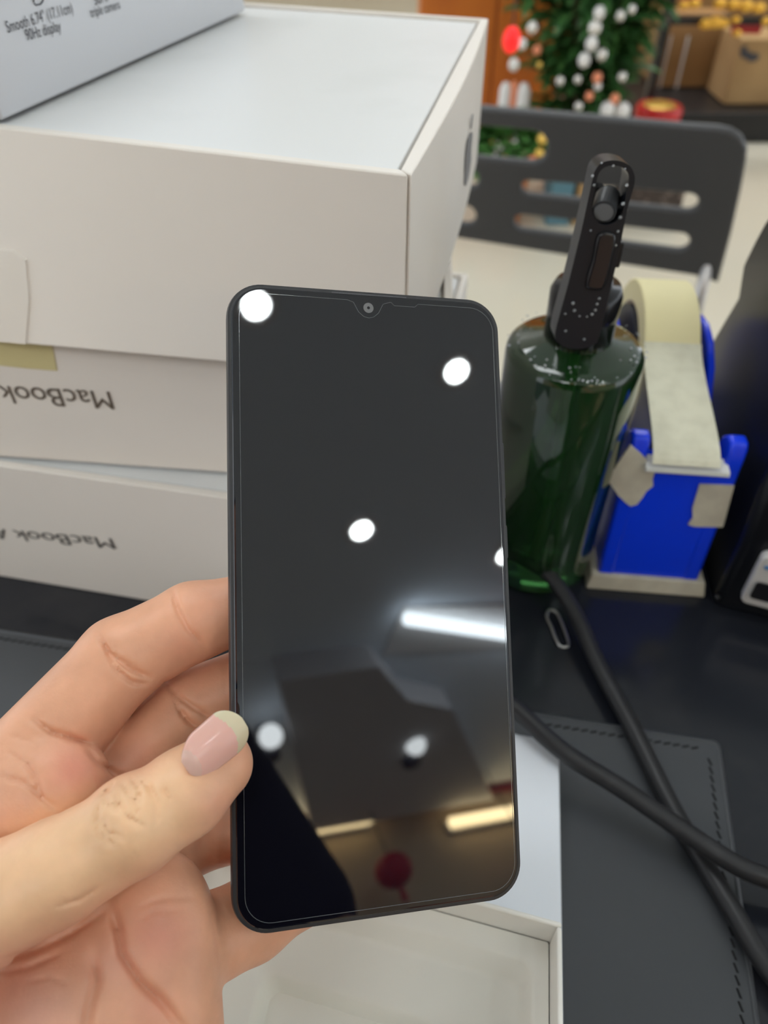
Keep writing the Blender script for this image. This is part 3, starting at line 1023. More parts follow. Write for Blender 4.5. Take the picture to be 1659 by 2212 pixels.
# ------------------------------------------------------------------ cable and wire loop
R_ = .0041
pl = [(1659 + 120, 2230, .7575), (1659, 2092, .7575), (1580, 1962, .7575), (1500, 1830, .7565), (1440, 1722, .7565), (1370, 1580, .757), (1290, 1430, .758), (1240, 1320, .762), (1180, 1235, .768), (1090, 1165, .770), (1020, 1165, .770), (965, 1215, .770), (935, 1300, .772), (955, 1390, .777), (1020, 1465, .781), (1105, 1525, .780), (1215, 1622, .777), (1350, 1708, .772), (1480, 1797, .769), (1580, 1862, .768), (1659, 1897, .768), (1850, 1960, .764), (2150, 2060, .7565), (2500, 2080, .7565)]
pts = smooth_pts([onz(x, y, z) for x, y, z in pl], 8)
cb = MB().tube(pts, R_, 14).build('power_cable', RUBBER, smooth=True)
tag(cb, 'thick black power cable crossing over itself on the mat', 'cable')
lc = [onz(x, y, .7512) for x, y in [(1181, 1330), (1184, 1320), (1192, 1318), (1202, 1323), (1209, 1335), (1216, 1352), (1224, 1374), (1228, 1390), (1224, 1397), (1215, 1398), (1207, 1392), (1199, 1376), (1191, 1354), (1184, 1340), (1181, 1330)]]
lp = MB().tube(smooth_pts(lc, 4), .0008, 8).build('wire_loop', STEEL, smooth=True)
tag(lp, 'small oval steel wire loop lying beside the cable', 'wire loop')

# ------------------------------------------------------------------ bottle
bx, by = onz(1152, 1200, .75)[:2]
t = thing('spray_bottle', 'dark green cylindrical spray bottle with black trigger head', 'bottle', (bx, by, .75))
GG = bpy.data.materials.new('green_bottle_plastic')
GG.use_nodes = True
b = GG.node_tree.nodes['Principled BSDF']
b.inputs['Base Color'].default_value = (0.022, 0.085, 0.022, 1)
b.inputs['Roughness'].default_value = 0.03
b.inputs['Transmission Weight'].default_value = 0.7
b.inputs['Coat Weight'].default_value = 1.0
b.inputs['Coat Roughness'].default_value = 0.03
b.inputs['IOR'].default_value = 1.36
rb_ = .0318
zs = .8915
prof = [(.001, .7502), (rb_ - .004, .7502), (rb_ - .001, .7515), (rb_, .7545), (rb_, zs - .005), (rb_ - .0006, zs - .002), (rb_ - .0025, zs), (rb_ - .006, zs + .0008), (rb_ * .6, zs + .0030), (.0155, zs + .0045), (.0155, zs + .007), (.001, zs + .007)]
MB().lathe(prof, (bx, by), 72).build('bottle_body', GG, t, smooth=True)
t.children[0].data.set_sharp_from_angle(angle=math.radians(50))
MB().tube([(bx, by, .758), (bx + .001, by - .004, .80), (bx, by, zs + .004)], .0022, 10).build('dip_tube', mat('pale_tube', (0.25, 0.5, 0.2), 0.3), t, smooth=True)
MB().lathe([(.001, zs + .006), (.0155, zs + .004), (.0158, zs + .026), (.0140, zs + .030), (.0105, zs + .030), (.0095, zs + .034), (.001, zs + .034)], (bx, by), 40).build('collar', BLACKGLOSS, t, smooth=True)
t.children[-1].data.set_sharp_from_angle(angle=math.radians(40))
# trigger shroud
yb, yt = by - .036, by - .030
P0 = ony(1243, 742, yb)
P1 = ony(1322, 350, yt)
ev = (P1 - P0)
Lh = np.linalg.norm(ev)
ev /= Lh
eu = np.cross(ev, np.array([0, 1.0, 0]) * 1.0)
eu /= np.linalg.norm(eu)
if eu[0] < 0:
    eu = -eu
en = np.cross(eu, ev)
wb_ = 46 * float((P0 - C) @ DV) / F
wt_ = 46 * float((P1 - C) @ DV) / F


def quv(px, py):
    q = onpl(px, py, P0, en) - P0
    return (float(q @ eu), float(q @ ev))


outl = []
for px, py in [(1197, 715), (1205, 738), (1225, 749), (1255, 750), (1280, 740), (1292, 722)]:
    outl.append(quv(px, py))
right = [(1330, 560), (1352, 450), (1367, 395), (1364, 368), (1350, 352), (1325, 345), (1298, 350), (1282, 368), (1274, 400), (1252, 500), (1225, 610)]
outl += [quv(*q) for q in right]
hole = [quv(*q) for q in [(1302, 480), (1325, 474), (1338, 455), (1345, 420), (1351, 385), (1346, 370), (1330, 361), (1308, 362), (1294, 374), (1287, 400), (1280, 435), (1281, 458), (1290, 473)]]


def sm(loop_, sub=5):
    pts = [np.array(p) for p in loop_]
    n = len(pts)
    out = []
    for i in range(n):
        p0_, p1_, p2_, p3_ = pts[i - 1], pts[i], pts[(i + 1) % n], pts[(i + 2) % n]
        for k in range(sub):
            u = k / sub
            out.append(tuple(0.5 * ((2 * p1_) + (-p0_ + p2_) * u + (2 * p0_ - 5 * p1_ + 4 * p2_ - p3_) * u * u + (-p0_ + 3 * p1_ - 3 * p2_ + p3_) * u ** 3)))
    return out


plate('trigger_shroud', [sm(outl), offset_poly(sm(hole), .0006)], P0 + np.array([0, .003, 0]), eu, ev, mat('blue_black_plastic', (0.014, 0.016, 0.021), 0.28, 0.3), t, .010)
sho = t.children[-1]
bm = bmesh.new()
bm.from_mesh(sho.data)
bmesh.ops.remove_doubles(bm, verts=bm.verts, dist=1e-6)
bmesh.ops.dissolve_limit(bm, angle_limit=.02, verts=bm.verts, edges=bm.edges)
bmesh.ops.recalc_face_normals(bm, faces=bm.faces)
bm.to_mesh(sho.data)
bm.free()
bv = sho.modifiers.new('bevel', 'BEVEL')
bv.width = .0021
bv.segments = 4
bv.limit_method = 'ANGLE'
bv.angle_limit = math.radians(50)
for p in sho.data.polygons:
    p.use_smooth = True
sho.data.set_sharp_from_angle(angle=math.radians(60))
bk_ = [(u * .93 + .0, v) for u, v in sm(outl)]
hbk = [offset_poly(sm(outl), -.0055)[k_] for k_ in range(len(sm(outl)))]
hbk = [(u, v) for u, v in hbk if v > Lh * .66]
hm = MB()
hm.loft([[P0 + eu * u + ev * (v - .007) + np.array([0, d_, 0]) for u, v in hbk] for d_ in (.0085, .0150)])
hm.build('head_back', mat('matt_black', (0.003, 0.003, 0.003), 0.8, 0.1), t, bevel=.0015)
# neck from head to collar
q = P0 + ev * Lh * .45
MB().loft([[(bx + x, by + y, zs + .030) for x, y in rrect(-.007, -.010, .007, .008, .003, 4)], [(q[0] + x + .003, q[1] + .011 + y, q[2]) for x, y in rrect(-.006, -.006, .006, .008, .003, 4)], [(q[0] + x + .006, q[1] + .010 + y, q[2] + .02) for x, y in rrect(-.006, -.004, .006, .006, .003, 4)]]).build('pump_neck', BLACKSAT, t, bevel=.001)
# nozzle
nf = onpl(1304, 458, P0 - np.array([0, .002, 0]), en)
nb = onpl(1313, 425, P0 + np.array([0, .006, 0]), en)
k = float((nf - C) @ DV) / F
nz = MB().tube([nf, nb], [.0044, .0044], 24).build('nozzle', mat('dark_grey_plastic', (0.035, 0.037, 0.04), .35), t)
dn = (nf - nb) / np.linalg.norm(nf - nb)
MB().tube([nf - dn * .0002, nf + dn * .0004], .0034, 24).build('nozzle_cap', mat('grey_plastic', (0.16, 0.165, 0.17), .4), nz)
plate('finger_groove', [sm([quv(*q_) for q_ in [(1290, 500), (1326, 502), (1318, 560), (1303, 612), (1284, 620), (1262, 611), (1276, 555)]])], P0 - np.array([0, .0022, 0]), eu, ev, BLACKGLOSS, t, .0026, .0012)
# small trigger wings
for px in (1239, 1334):
    c = onpl(px, 545, P0 + np.array([0, .008, 0]), en)
    MB().box(c - (.0012, .003, .005), c + (.0012, .003, .005)).build('hinge_tab', BLACKSAT, t, bevel=.0006)
drops = MB()
rs = random.Random(2)
for (x, y) in [(1238, 655), (1241, 671), (1252, 683), (1268, 684), (1279, 679), (1286, 670), (1290, 657), (1221, 678), (1295, 645), (1222, 715), (1262, 733), (1276, 498), (1283, 400), (1280, 380), (1354, 400), (1346, 440), (1340, 470), (1335, 500), (1330, 530), (1325, 358), (1300, 352), (1350, 365)]:
    c = onpl(x, y, P0 + np.array([0, -.0022, 0]), en)
    drops.ball(c, rs.uniform(.0004, .0007), 8, 5, (1, .6, 1))
for k_ in range(60):
    a = rs.uniform(0, 2 * math.pi)
    rr = rs.uniform(.022, .031) if k_ % 3 else .0312
    drops.ball((bx + rr * math.cos(a), by + rr * math.sin(a), zs + .001 + (.0315 - rr) * .1), rs.uniform(.0003, .0007), 8, 5, (1, 1, .6))
drops.build('water_droplets', mat('water', (0.9, 0.95, 1), 0.02, trans=.7, ior=1.33), t, smooth=True)['kind'] = 'stuff'

# ------------------------------------------------------------------ tape dispenser and roll
O = onz(1265, 1272, .75)[:2]
Rb = onz(1522, 1292, .75)[:2]
ud = (Rb - O) / np.linalg.norm(Rb - O)
vd = np.array([-ud[1], ud[0]])
Wd = np.linalg.norm(Rb - O)


def TD(u, v, z):
    p = O + ud * u + vd * v
    return (p[0], p[1], z)


t = thing('tape_dispenser', 'blue plastic tape dispenser with taped front beside the bottle', 'tape dispenser', TD(Wd / 2, .08, .75))


def side_plate(u0, u1, prof, name, m, bev=.001):
    n = len(prof)
    vs = [TD(u0, v, z) for v, z in prof] + [TD(u1, v, z) for v, z in prof]
    return mesh(name, vs, [tuple(range(n)), tuple(range(n, 2 * n))[::-1]] + [(i, (i + 1) % n, n + (i + 1) % n, n + i) for i in range(n)], m, t, bevel=bev)


ty, tz, trad = .112, .827, .0505
hump = [(ty + .046 * math.cos(a), .812 + .046 * math.sin(a)) for a in [math.radians(x) for x in (165, 150, 130, 110, 90, 70, 50, 30, 10, -10)]]
prof = [(.004, .758), (.009, .835), (.0095, .846), (.012, .850), (.018, .850), (.024, .845), (.030, .828), (.045, .815)] + hump + [(.165, .77), (.165, .758)]
e = .0055
side_plate(e, e + .0085, prof[:8] + [(.05, .758)], 'side_wall', BLUE, .0015)
side_plate(Wd - e - .0085, Wd - e, prof[:8] + [(.05, .758)], 'side_wall', BLUE, .0015)
side_plate(e, e + .004, [(.03, .758), (.03, .826)] + prof[8:], 'side_plate', BLUE)
side_plate(Wd - e - .004, Wd - e, [(.03, .758), (.03, .826)] + prof[8:], 'side_plate', BLUE)
side_plate(e + .003, Wd - e - .003, [(.0045, .758), (.009, .833), (.030, .829), (.055, .790), (.06, .765), (.16, .765), (.16, .758)], 'front_block', BLUE, .0012)
pr = MB()
pr.hexa([TD(0, 0, .7502), TD(Wd, 0, .7502), TD(Wd, .172, .7502), TD(0, .172, .7502), TD(.002, .002, .760), TD(Wd - .002, .002, .760), TD(Wd - .002, .170, .760), TD(.002, .170, .760)])
pr.build('taped_base', MASKG, t, bevel=.0008)
# cutter
cz = .8385
cu_ = MB()
u0, u1 = .0135, Wd - .0125
cu_.hexa([TD(u0, .004, cz - .004), TD(u1, .004, cz - .004), TD(u1, .013, cz - .003), TD(u0, .013, cz - .003), TD(u0, .0035, cz - .001), TD(u1, .0035, cz - .001), TD(u1, .013, cz), TD(u0, .013, cz)])
nt_ = 28
for i in range(nt_):
    a, b_ = u0 + (u1 - u0) * i / nt_, u0 + (u1 - u0) * (i + 1) / nt_
    cu_.add([TD(a, .004, cz - .0015), TD(b_, .004, cz - .0015), TD((a + b_) / 2, .0015, cz - .002), TD(a, .004, cz - .003), TD(b_, .004, cz - .003)], [(0, 1, 2), (3, 2, 4), (0, 2, 3), (1, 4, 2), (0, 3, 4, 1)])
cu_.build('cutter_blade', mat('white_cutter', (0.72, 0.72, 0.68), 0.35), t)
# stuck strips on the front
fn = np.array([*(-vd), 0]) + np.array([0, 0, .06])
fn = np.cross(np.array([*ud, 0]), np.array(TD(0, .009, .835)) - np.array(TD(0, .0042, .758)))
fn /= np.linalg.norm(fn)
if fn[1] > 0:
    fn = -fn


def fpatch(pts, off):
    base = np.array(TD(0, .0042, .758))
    q = [onpl(x, y, base + fn * off, fn) for x, y in pts]
    k = len(q)
    vs = q + [p - fn * (off - .00005) for p in q]
    mesh('masking_tape_scrap', vs, [tuple(range(k)), tuple(range(k, 2 * k))[::-1]] + [(i, (i + 1) % k, k + (i + 1) % k, k + i) for i in range(k)], MASKG, t)


fpatch([(1362, 962), (1384, 980), (1416, 1015), (1410, 1035), (1411, 1050), (1396, 1062), (1388, 1075), (1376, 1090), (1362, 1094), (1350, 1085), (1335, 1070), (1312, 1036)], .0011)
fpatch([(1512, 1047), (1586, 1050), (1562, 1139), (1500, 1138), (1487, 1134), (1497, 1120), (1496, 1100), (1505, 1070)], .0011)
# hub
hub = MB()


def ringloop(v0, z0, r, u, n=56):
    return [TD(u, v0 + r * math.cos(2 * math.pi * k / n), z0 + r * math.sin(2 * math.pi * k / n)) for k in range(n)]


uc0, uc1 = .0172, .0465
hub.loft([ringloop(ty, tz, .0365, uc0 - .002), ringloop(ty, tz, .0365, uc1 + .002)])
hub.build('hub', mat('dark_hub', (0.004, 0.005, 0.012), 0.5), t)
mesh_ax = MB().loft([ringloop(ty, tz, .006, e, 20), ringloop(ty, tz, .006, Wd - e, 20)]).build('axle', BLUE, t)
# roll
tr_ = thing('masking_tape_roll', 'roll of cream masking tape mounted in the blue dispenser', 'tape roll', TD(.033, ty, tz))
ro = MB()
loopsR = [ringloop(ty, tz, .0385, uc0, 72), ringloop(ty, tz, trad - .0006, uc0, 72), ringloop(ty, tz, trad, uc0 + .0006, 72), ringloop(ty, tz, trad, uc1 - .0006, 72), ringloop(ty, tz, trad - .0006, uc1, 72), ringloop(ty, tz, .0385, uc1, 72), ringloop(ty, tz, .0385, uc0, 72)]
ro.loft(loopsR, False, False)
ro.build('tape_winding', MASK, tr_, smooth=True)
tr_.children[0].data.set_sharp_from_angle(angle=math.radians(35))
MB().loft([ringloop(ty, tz, .0368, uc0 + .0005, 56), ringloop(ty, tz, .0385, uc0 - .0002, 56), ringloop(ty, tz, .0385, uc1 + .0002, 56), ringloop(ty, tz, .0368, uc1 - .0005, 56)], False, False).build('core', mat('card_core', (0.45, 0.36, 0.28), 0.7), tr_)
# free strip: from tangent point to blade
cv, czz = .0045, cz + .0010
dx, dz = ty - cv, tz - czz
dist = math.hypot(dx, dz)
al = math.atan2(dz, dx)
be = math.asin(trad / dist)
# upper tangent
an = al + be
tl_ = math.sqrt(dist ** 2 - trad ** 2)
tv, tzz = cv + tl_ * math.cos(an), czz + tl_ * math.sin(an)
a_t = math.atan2(tzz - tz, tv - ty)
a_c = a_t + .38
q3 = np.array([ty + trad * math.cos(a_c), tz + trad * math.sin(a_c)])
tg = np.array([-math.sin(a_c), math.cos(a_c)])
q0 = np.array([cv, czz])
q1 = q0 + np.array([.006, .012])
q2 = q3 + tg * .018
strip = MB()
sl = []
for k in range(17):
    s_ = k / 16
    v, z = (1 - s_) ** 3 * q0 + 3 * (1 - s_) ** 2 * s_ * q1 + 3 * (1 - s_) * s_ ** 2 * q2 + s_ ** 3 * q3
    w = .0012 * (1 - s_)
    sl.append([TD(uc0 - .0004 - w, v - .0003, z + .0002), TD(uc1 + w, v - .0003, z + .0002), TD(uc1 + w, v - .0006, z + .0004), TD(uc0 - .0004 - w, v - .0006, z + .0004)])
strip.loft(sl)
strip.build('free_strip', MASKS, tr_)

# ------------------------------------------------------------------ black machine at right
t = thing('label_printer', 'black desktop machine with white keypad panel at the right edge', 'printer', (.28, .28, .75))
sp0 = np.array([.1815, .2615, 0])
sdir = np.array([.0155, .1035, 0])
sn = np.array([sdir[1], -sdir[0], 0])
sil = [onpl(x, y, sp0, sn) for x, y in [(1500, 812), (1545, 720), (1592, 640), (1603, 570), (1630, 515), (1655, 468), (1690, 455)]]
z_ = [(sp0 + np.array([0, 0, .7502])), np.array([*(sp0 + sdir)[:2], .7502])] + sil + [np.array([*(sp0 + sdir * .55)[:2], .93]), np.array([*(sp0 + sdir * .08)[:2], .85]), np.array([*sp0[:2], .80])]
n = len(z_)
vs = [tuple(p) for p in z_] + [(p[0] + .2385, p[1] - .09, p[2]) for p in z_]
mesh('housing', vs, [tuple(range(n)), tuple(range(n, 2 * n))[::-1]] + [(i, (i + 1) % n, n + (i + 1) % n, n + i) for i in range(n)], mat('black_housing', (0.005, 0.0055, 0.008), 0.3), t, bevel=.004, seg=3)
us = np.array([.2385, -.09, 0])
us /= np.linalg.norm(us)
fnn = np.array([us[1], -us[0], 0])
fp = np.array([.1815, .2615, 0]) + fnn * .003


def pp(px, py):
    q_ = onpl(px, py, fp, fnn) - fp
    return (float(q_ @ us), float(q_[2]))


corner = pp(1597, 1292)
pan = plate('panel', [rrect(corner[0], corner[1], corner[0] + .12, corner[1] + .036, .004)], fp, us, (0, 0, 1), mat('white_panel', (0.62, 0.60, 0.58), .4), t, .006, .001)
c2 = pp(1618, 1278)
plate('display_window', [rrect(c2[0], c2[1], c2[0] + .08, c2[1] + .012, .002)], fp + fnn * .004, us, (0, 0, 1), BLACKGLOSS, pan, .001)
c3 = pp(1650, 1218)
plate('blue_mark', [rrect(c3[0], c3[1], c3[0] + .014, c3[1] + .0018, .0006)], fp + fnn * .0034, us, (0, 0, 1), mat('blue_print', (0.03, 0.2, 0.5), .5), pan, .0006)
q_ = onz(1548, 1312, .7502)
c4 = pp(1549, 1290)
MB().ball(fp + us * c4[0] + np.array([0, 0, c4[1]]), .0016, 12, 6).build('screw', mat('dark_screw', (.05, .05, .05), .3, metal=.8), t, smooth=True)

# ------------------------------------------------------------------ smartphone
xa = np.array([.964, .004, -.251])
xa /= np.linalg.norm(xa)
ya = np.array([-.026, .996, -.09])
ya -= xa * (xa @ ya)
ya /= np.linalg.norm(ya)
CAMM = np.column_stack([RX, UP, -DV])
pc = CAMM @ (np.array([-2.75, -22.0, -202.5]) / 1000) + C
PX, PY = CAMM @ xa, CAMM @ ya
PN = np.cross(PX, PY)


def PH(x, y, z):  # millimetres in the phone's own frame
    return tuple(pc + (PX * x + PY * y + PN * z) / 1000)


t = thing('smartphone', 'black smartphone with blank glossy screen held in the hand', 'phone', PH(0, 0, 0))


def prr(ins, z, r=9.5, n=12):
    return [PH(x, y, z) for x, y in rrect(-39 + ins, -84 + ins, 39 - ins, 84 - ins, max(r - ins * .8, 1), n)]


FR_M = mat('dark_grey_frame', (0.035, 0.035, 0.038), 0.33, 0.5)
lp_ = [prr(4, -4.0), prr(2.2, -3.9), prr(.9, -3.2), prr(.2, -2.2), prr(0, -1.2), prr(0, 1.4), prr(.2, 2.2), prr(.35, 2.6), prr(.9, 2.75), prr(1.15, 2.7)]
MB().loft(lp_).build('frame', FR_M, t, smooth=True)
t.children[0].data.set_sharp_from_angle(angle=math.radians(50))
SC = mat('black_screen_glass', (0.004, 0.004, 0.008), 0.02, 0.85, ior=1.5)
MB().loft([prr(1.2, 2.4), prr(1.25, 2.9), prr(1.5, 3.15), prr(1.9, 3.22)]).build('screen', SC, t, smooth=True)
scr = t.children[-1]
scr.data.set_sharp_from_angle(angle=math.radians(4))
# screen protector edge with notch
PRM = mat('protector_edge', (0.13, 0.14, 0.15), 0.12, 0.8)
cx = 0.0
base = rrect(-39 + 3.2, -84 + 2.9, 39 - 2.2, 84 - 3.0, 7.0, 10)
# camera centre from the photo
cc = onpl(796, 665, PH(0, 0, 3.3), PN) - pc
ccx, ccy = float(cc @ PX) * 1000, float(cc @ PY) * 1000
top = 84 - 3.0
notch = [(ccx + 14.5, top), (ccx + 13.5, top - .9), (ccx + 7.5, top - .9), (ccx + 6.6, top), (ccx + 6.0, top - .1), (ccx + 4.2, top - .7), (ccx + 2.8, ccy - 1.3), (ccx + 1.4, ccy - 2.5), (ccx, ccy - 2.85), (ccx - 1.4, ccy - 2.5), (ccx - 2.8, ccy - 1.3), (ccx - 4.2, top - .7), (ccx - 6.0, top - .1)]
path = base[:11] + notch + base[11:]


def offs(path, d):
    n = len(path)
    out = []
    for i in range(n):
        a, b, c = np.array(path[i - 1]), np.array(path[i]), np.array(path[(i + 1) % n])
        tt = (c - a) / (np.linalg.norm(c - a) + 1e-9)
        out.append(b + np.array([-tt[1], tt[0]]) * d)
    return out


def ring3(p, z):
    return [PH(x, y, z) for x, y in p]


MB().loft([ring3(path, 3.2), ring3(path, 3.30), ring3(offs(path, .11), 3.30), ring3(offs(path, .13), 3.2)], False, False).build('screen_protector_edge', PRM, t)
fcam = MB().loft([[PH(ccx + r * math.cos(a), ccy + r * math.sin(a), z) for a in [2 * math.pi * k / 28 for k in range(28)]] for r, z in ((1.45, 3.2), (1.45, 3.30), (.55, 3.31))]).build('front_camera', mat('grey_camera_ring', (0.16, 0.16, 0.165), .3), t)
MB().loft([[PH(ccx + r * math.cos(a), ccy + r * math.sin(a), z) for a in [2 * math.pi * k / 20 for k in range(20)]] for r, z in ((.42, 3.3), (.42, 3.33))]).build('camera_lens', BLACKGLOSS, fcam)
gr = MB()
for k in range(58):
    x = ccx - 10.2 + k * .37
    gr.add([PH(x, 82.45, 3.05), PH(x + .2, 82.45, 3.05), PH(x + .2, 82.95, 2.95), PH(x, 82.95, 2.95), PH(x, 82.45, 3.28), PH(x + .2, 82.45, 3.28), PH(x + .2, 82.95, 3.0), PH(x, 82.95, 3.0)], [(0, 1, 2, 3), (4, 5, 6, 7), (0, 1, 5, 4), (1, 2, 6, 5), (2, 3, 7, 6), (3, 0, 4, 7)])
gr.build('earpiece_grille', mat('grey_grille', (0.10, 0.10, 0.11), .4), t)
for nm, y0, y1 in (('volume_button', 25.5, 42.0), ('power_button', 8.5, 18.0)):
    MB().loft([[PH(38.8 + x, y, z) for y, z in rrect(y0, -1.3, y1, 1.3, .6, 3)] for x in (0, .5, .7)]).build(nm, mat(nm + '_metal', (0.03, 0.03, 0.033), .35), t, smooth=False)

# ------------------------------------------------------------------ the person: hand (fine), body and clothes (coarse)
def P3(px, py, Z):
    return np.array([(px - 829.5) / F * Z, (1106 - py) / F * Z, Z])


H = 0.62
lo, hi = (-128, -166, 143), (-3, -12, 230)
G = grid(lo, hi, H).astype(np.float32)
shp = G.shape[:3]
Pq = G.reshape(-1, 3)


def chain(pts, rs, k=3.0):
    d = None
    for i in range(len(pts) - 1):
        s = seg_d(Pq, pts[i], pts[i + 1], rs[i], rs[i + 1])
        d = s if d is None else smin(d, s, k)
    return d


wrist = np.array([-112, -158, 168.])
# palm body
palm = seg_d(Pq, P3(60, 1790, 189), wrist + (-6, 0, 0), 14, 19)
palm = smin(palm, seg_d(Pq, P3(200, 1850, 193), wrist, 14, 20), 8)
palm = smin(palm, seg_d(Pq, P3(330, 1960, 186), P3(250, 2420, 178), 13.5, 19), 6)
palm = smin(palm, seg_d(Pq, P3(365, 2030, 184), P3(345, 2260, 178), 12.0, 15.5), 5)
palm = smin(palm, ell_d(Pq, P3(105, 1712, 183), (15.5, 15, 13)), 4)
palm = smin(palm, seg_d(Pq, P3(150, 2190, 172), P3(-60, 2420, 164), 17, 22), 8)
palm = smin(palm, seg_d(Pq, P3(300, 2050, 181), P3(330, 2150, 178), 11, 11), 5)
fing = {
    'index': ([P3(-25, 1745, 184), P3(262, 1425, 199), P3(418, 1342, 205), P3(590, 1298, 209)], [13.5, 11.4, 10.6, 8.8]),
    'middle': ([P3(110, 1810, 192), P3(408, 1528, 213), P3(590, 1452, 215), P3(730, 1420, 215)], [13.0, 10.8, 9.8, 8.5]),
    'ring': ([P3(220, 1920, 190), P3(405, 1808, 216), P3(570, 1768, 217), P3(700, 1740, 217)], [12.5, 10.6, 9.8, 8.4]),
    'little': ([P3(360, 2070, 188), P3(545, 1985, 204), P3(650, 1925, 209), P3(740, 1880, 210)], [12.0, 10.6, 8.8, 7.6]),
}
tot = palm
for nme in ('index', 'middle', 'ring', 'little'):
    pts, rs_ = fing[nme]
    f = chain(pts, rs_, 2.5)
    dist0 = np.linalg.norm(Pq - pts[0], axis=1)
    kk = 0.9 + 6.0 * np.exp(-(dist0 / 17.0) ** 2)
    tot = smin(tot, f, kk)
# thumb
cmc = P3(-330, 2230, 158)
mcp = P3(-80, 1985, 160)
ip = P3(290, 1787, 166)
tipc = P3(468, 1652, 177.5)
th = chain([cmc, mcp, P3(120, 1885, 162.5), ip, P3(400, 1712, 171.5), tipc], [16, 13.2, 11.2, 10.2, 9.9, 8.6], 2.0)
th = smin(th, ell_d(Pq, P3(285, 1770, 165), (9.5, 9.5, 9.8)), 3)
d0 = np.linalg.norm(Pq - cmc, axis=1)
tot = smin(tot, th, 0.8 + 9 * np.exp(-(d0 / 34.0) ** 2))
# creases
ppx = 829.5 + F * Pq[:, 0] / Pq[:, 2]
ppy = 1106 - F * Pq[:, 1] / Pq[:, 2]
band = np.abs(tot) < 4


def crease(pts, depth, width, z0, z1):
    idx = np.where(band & (Pq[:, 2] > z0) & (Pq[:, 2] < z1))[0]
    x, y = ppx[idx], ppy[idx]
    best = np.full(len(idx), 1e9)
    L = len(pts) - 1
    taper = np.ones(len(idx))
    for i in range(L):
        a, b = np.array(pts[i], float), np.array(pts[i + 1], float)
        ab = b - a
        tt = np.clip(((x - a[0]) * ab[0] + (y - a[1]) * ab[1]) / (ab @ ab), 0, 1)
        dd = np.hypot(x - a[0] - tt * ab[0], y - a[1] - tt * ab[1])
        g_ = (i + tt) / L
        tp = np.minimum(1, 4 * np.minimum(g_, 1 - g_) + .25)
        taper = np.where(dd < best, tp, taper)
        best = np.minimum(best, dd)
    wpx = .82 * width * F / 185.0
    tot[idx] += 1.5 * depth * taper * np.exp(-(best / wpx) ** 2)


FZ = (180, 207)
crease([(372, 1272), (385, 1320), (405, 1358), (440, 1395)], .8, .75, 185, 203)
crease([(214, 1372), (238, 1412), (280, 1445), (326, 1464)], 1.1, .8, 180, 199)
crease([(226, 1400), (250, 1445), (285, 1474), (315, 1478)], .8, .7, 180, 199)
crease([(70, 1553), (110, 1580), (150, 1592), (196, 1606)], 1.1, .8, 170, 196)
crease([(20, 1628), (60, 1650), (82, 1690), (92, 1730)], .7, .8, 163, 190)
crease([(-10, 1672), (50, 1690), (90, 1722), (130, 1755)], .7, .8, 163, 190)
crease([(350, 1470), (395, 1512), (430, 1535), (465, 1560)], .8, .8, 196, 212)
crease([(388, 1530), (405, 1556), (440, 1582)], .8, .7, 196, 212)
crease([(185, 1615), (215, 1650), (260, 1680), (300, 1700)], .7, .9, 180, 206)
for c_ in [[(205, 1760), (215, 1800), (250, 1830)], [(352, 1700), (368, 1730)], [(245, 1690), (238, 1705), (215, 1718)], [(120, 1960), (170, 1945), (215, 1915)], [(214, 1735), (213, 1765), (235, 1797), (272, 1815)], [(226, 1728), (250, 1750), (262, 1735)], [(262, 1690), (278, 1715), (296, 1735), (300, 1768)], [(284, 1680), (300, 1703), (302, 1735)], [(322, 1695), (340, 1735), (334, 1785)], [(243, 1712), (270, 1760), (312, 1787)], [(300, 1680), (322, 1700), (326, 1725)]]:
    crease(c_, .58, .55, 146, 169)
crease([(236, 1700), (224, 1740), (232, 1790)], .3, .5, 150, 163)
crease([(240, 1960), (255, 2010), (262, 2060), (300, 2120), (345, 2160), (400, 2230)], 1.5, 1.5, 155, 184)
crease([(200, 2060), (208, 2120), (192, 2180), (185, 2240)], 1.2, 1.6, 145, 182)
crease([(60, 2120), (110, 2110), (150, 2130)], .3, .6, 143, 180)
crease([(300, 1990), (330, 1970), (400, 1965)], .25, .5, 165, 182)
crease([(20, 1590), (60, 1600), (90, 1625)], .3, .5, 163, 192)
crease([(240, 1380), (262, 1422), (300, 1445)], .4, .5, 180, 199)
crease([(372, 1500), (392, 1545), (420, 1572)], .5, .5, 196, 212)
crease([(0, 2075), (80, 2052), (150, 2018), (225, 1968)], .6, 1.0, 143, 178)
crease([(130, 2060), (60, 2090), (0, 2100)], .5, .8, 143, 180)
crease([(452, 1930), (458, 1990), (472, 2060), (480, 2100)], .25, .8, 175, 200)
crease([(300, 1960), (350, 1940), (420, 1938)], .3, .6, 165, 182)
# nail fold
naxis = np.array([.78, .60])
V, Q = surface_nets(tot.reshape(shp), H, lo)
vx, vy, vz = V[:, 0], V[:, 1], V[:, 2]
spx = 829.5 + F * vx / vz
spy = 1106 - F * vy / vz
# skin tint: 0 = palm base; dorsal thumb tan; pink spots
base_c = np.array([0.79, 0.405, 0.25])
tan = np.array([0.87, 0.545, 0.32])
pink = np.array([0.74, 0.26, 0.20])
mauve = np.array([0.58, 0.33, 0.30])
colr = np.tile(base_c, (len(V), 1))


def mixc(w, c):
    global colr
    colr = colr * (1 - w[:, None]) + c * w[:, None]


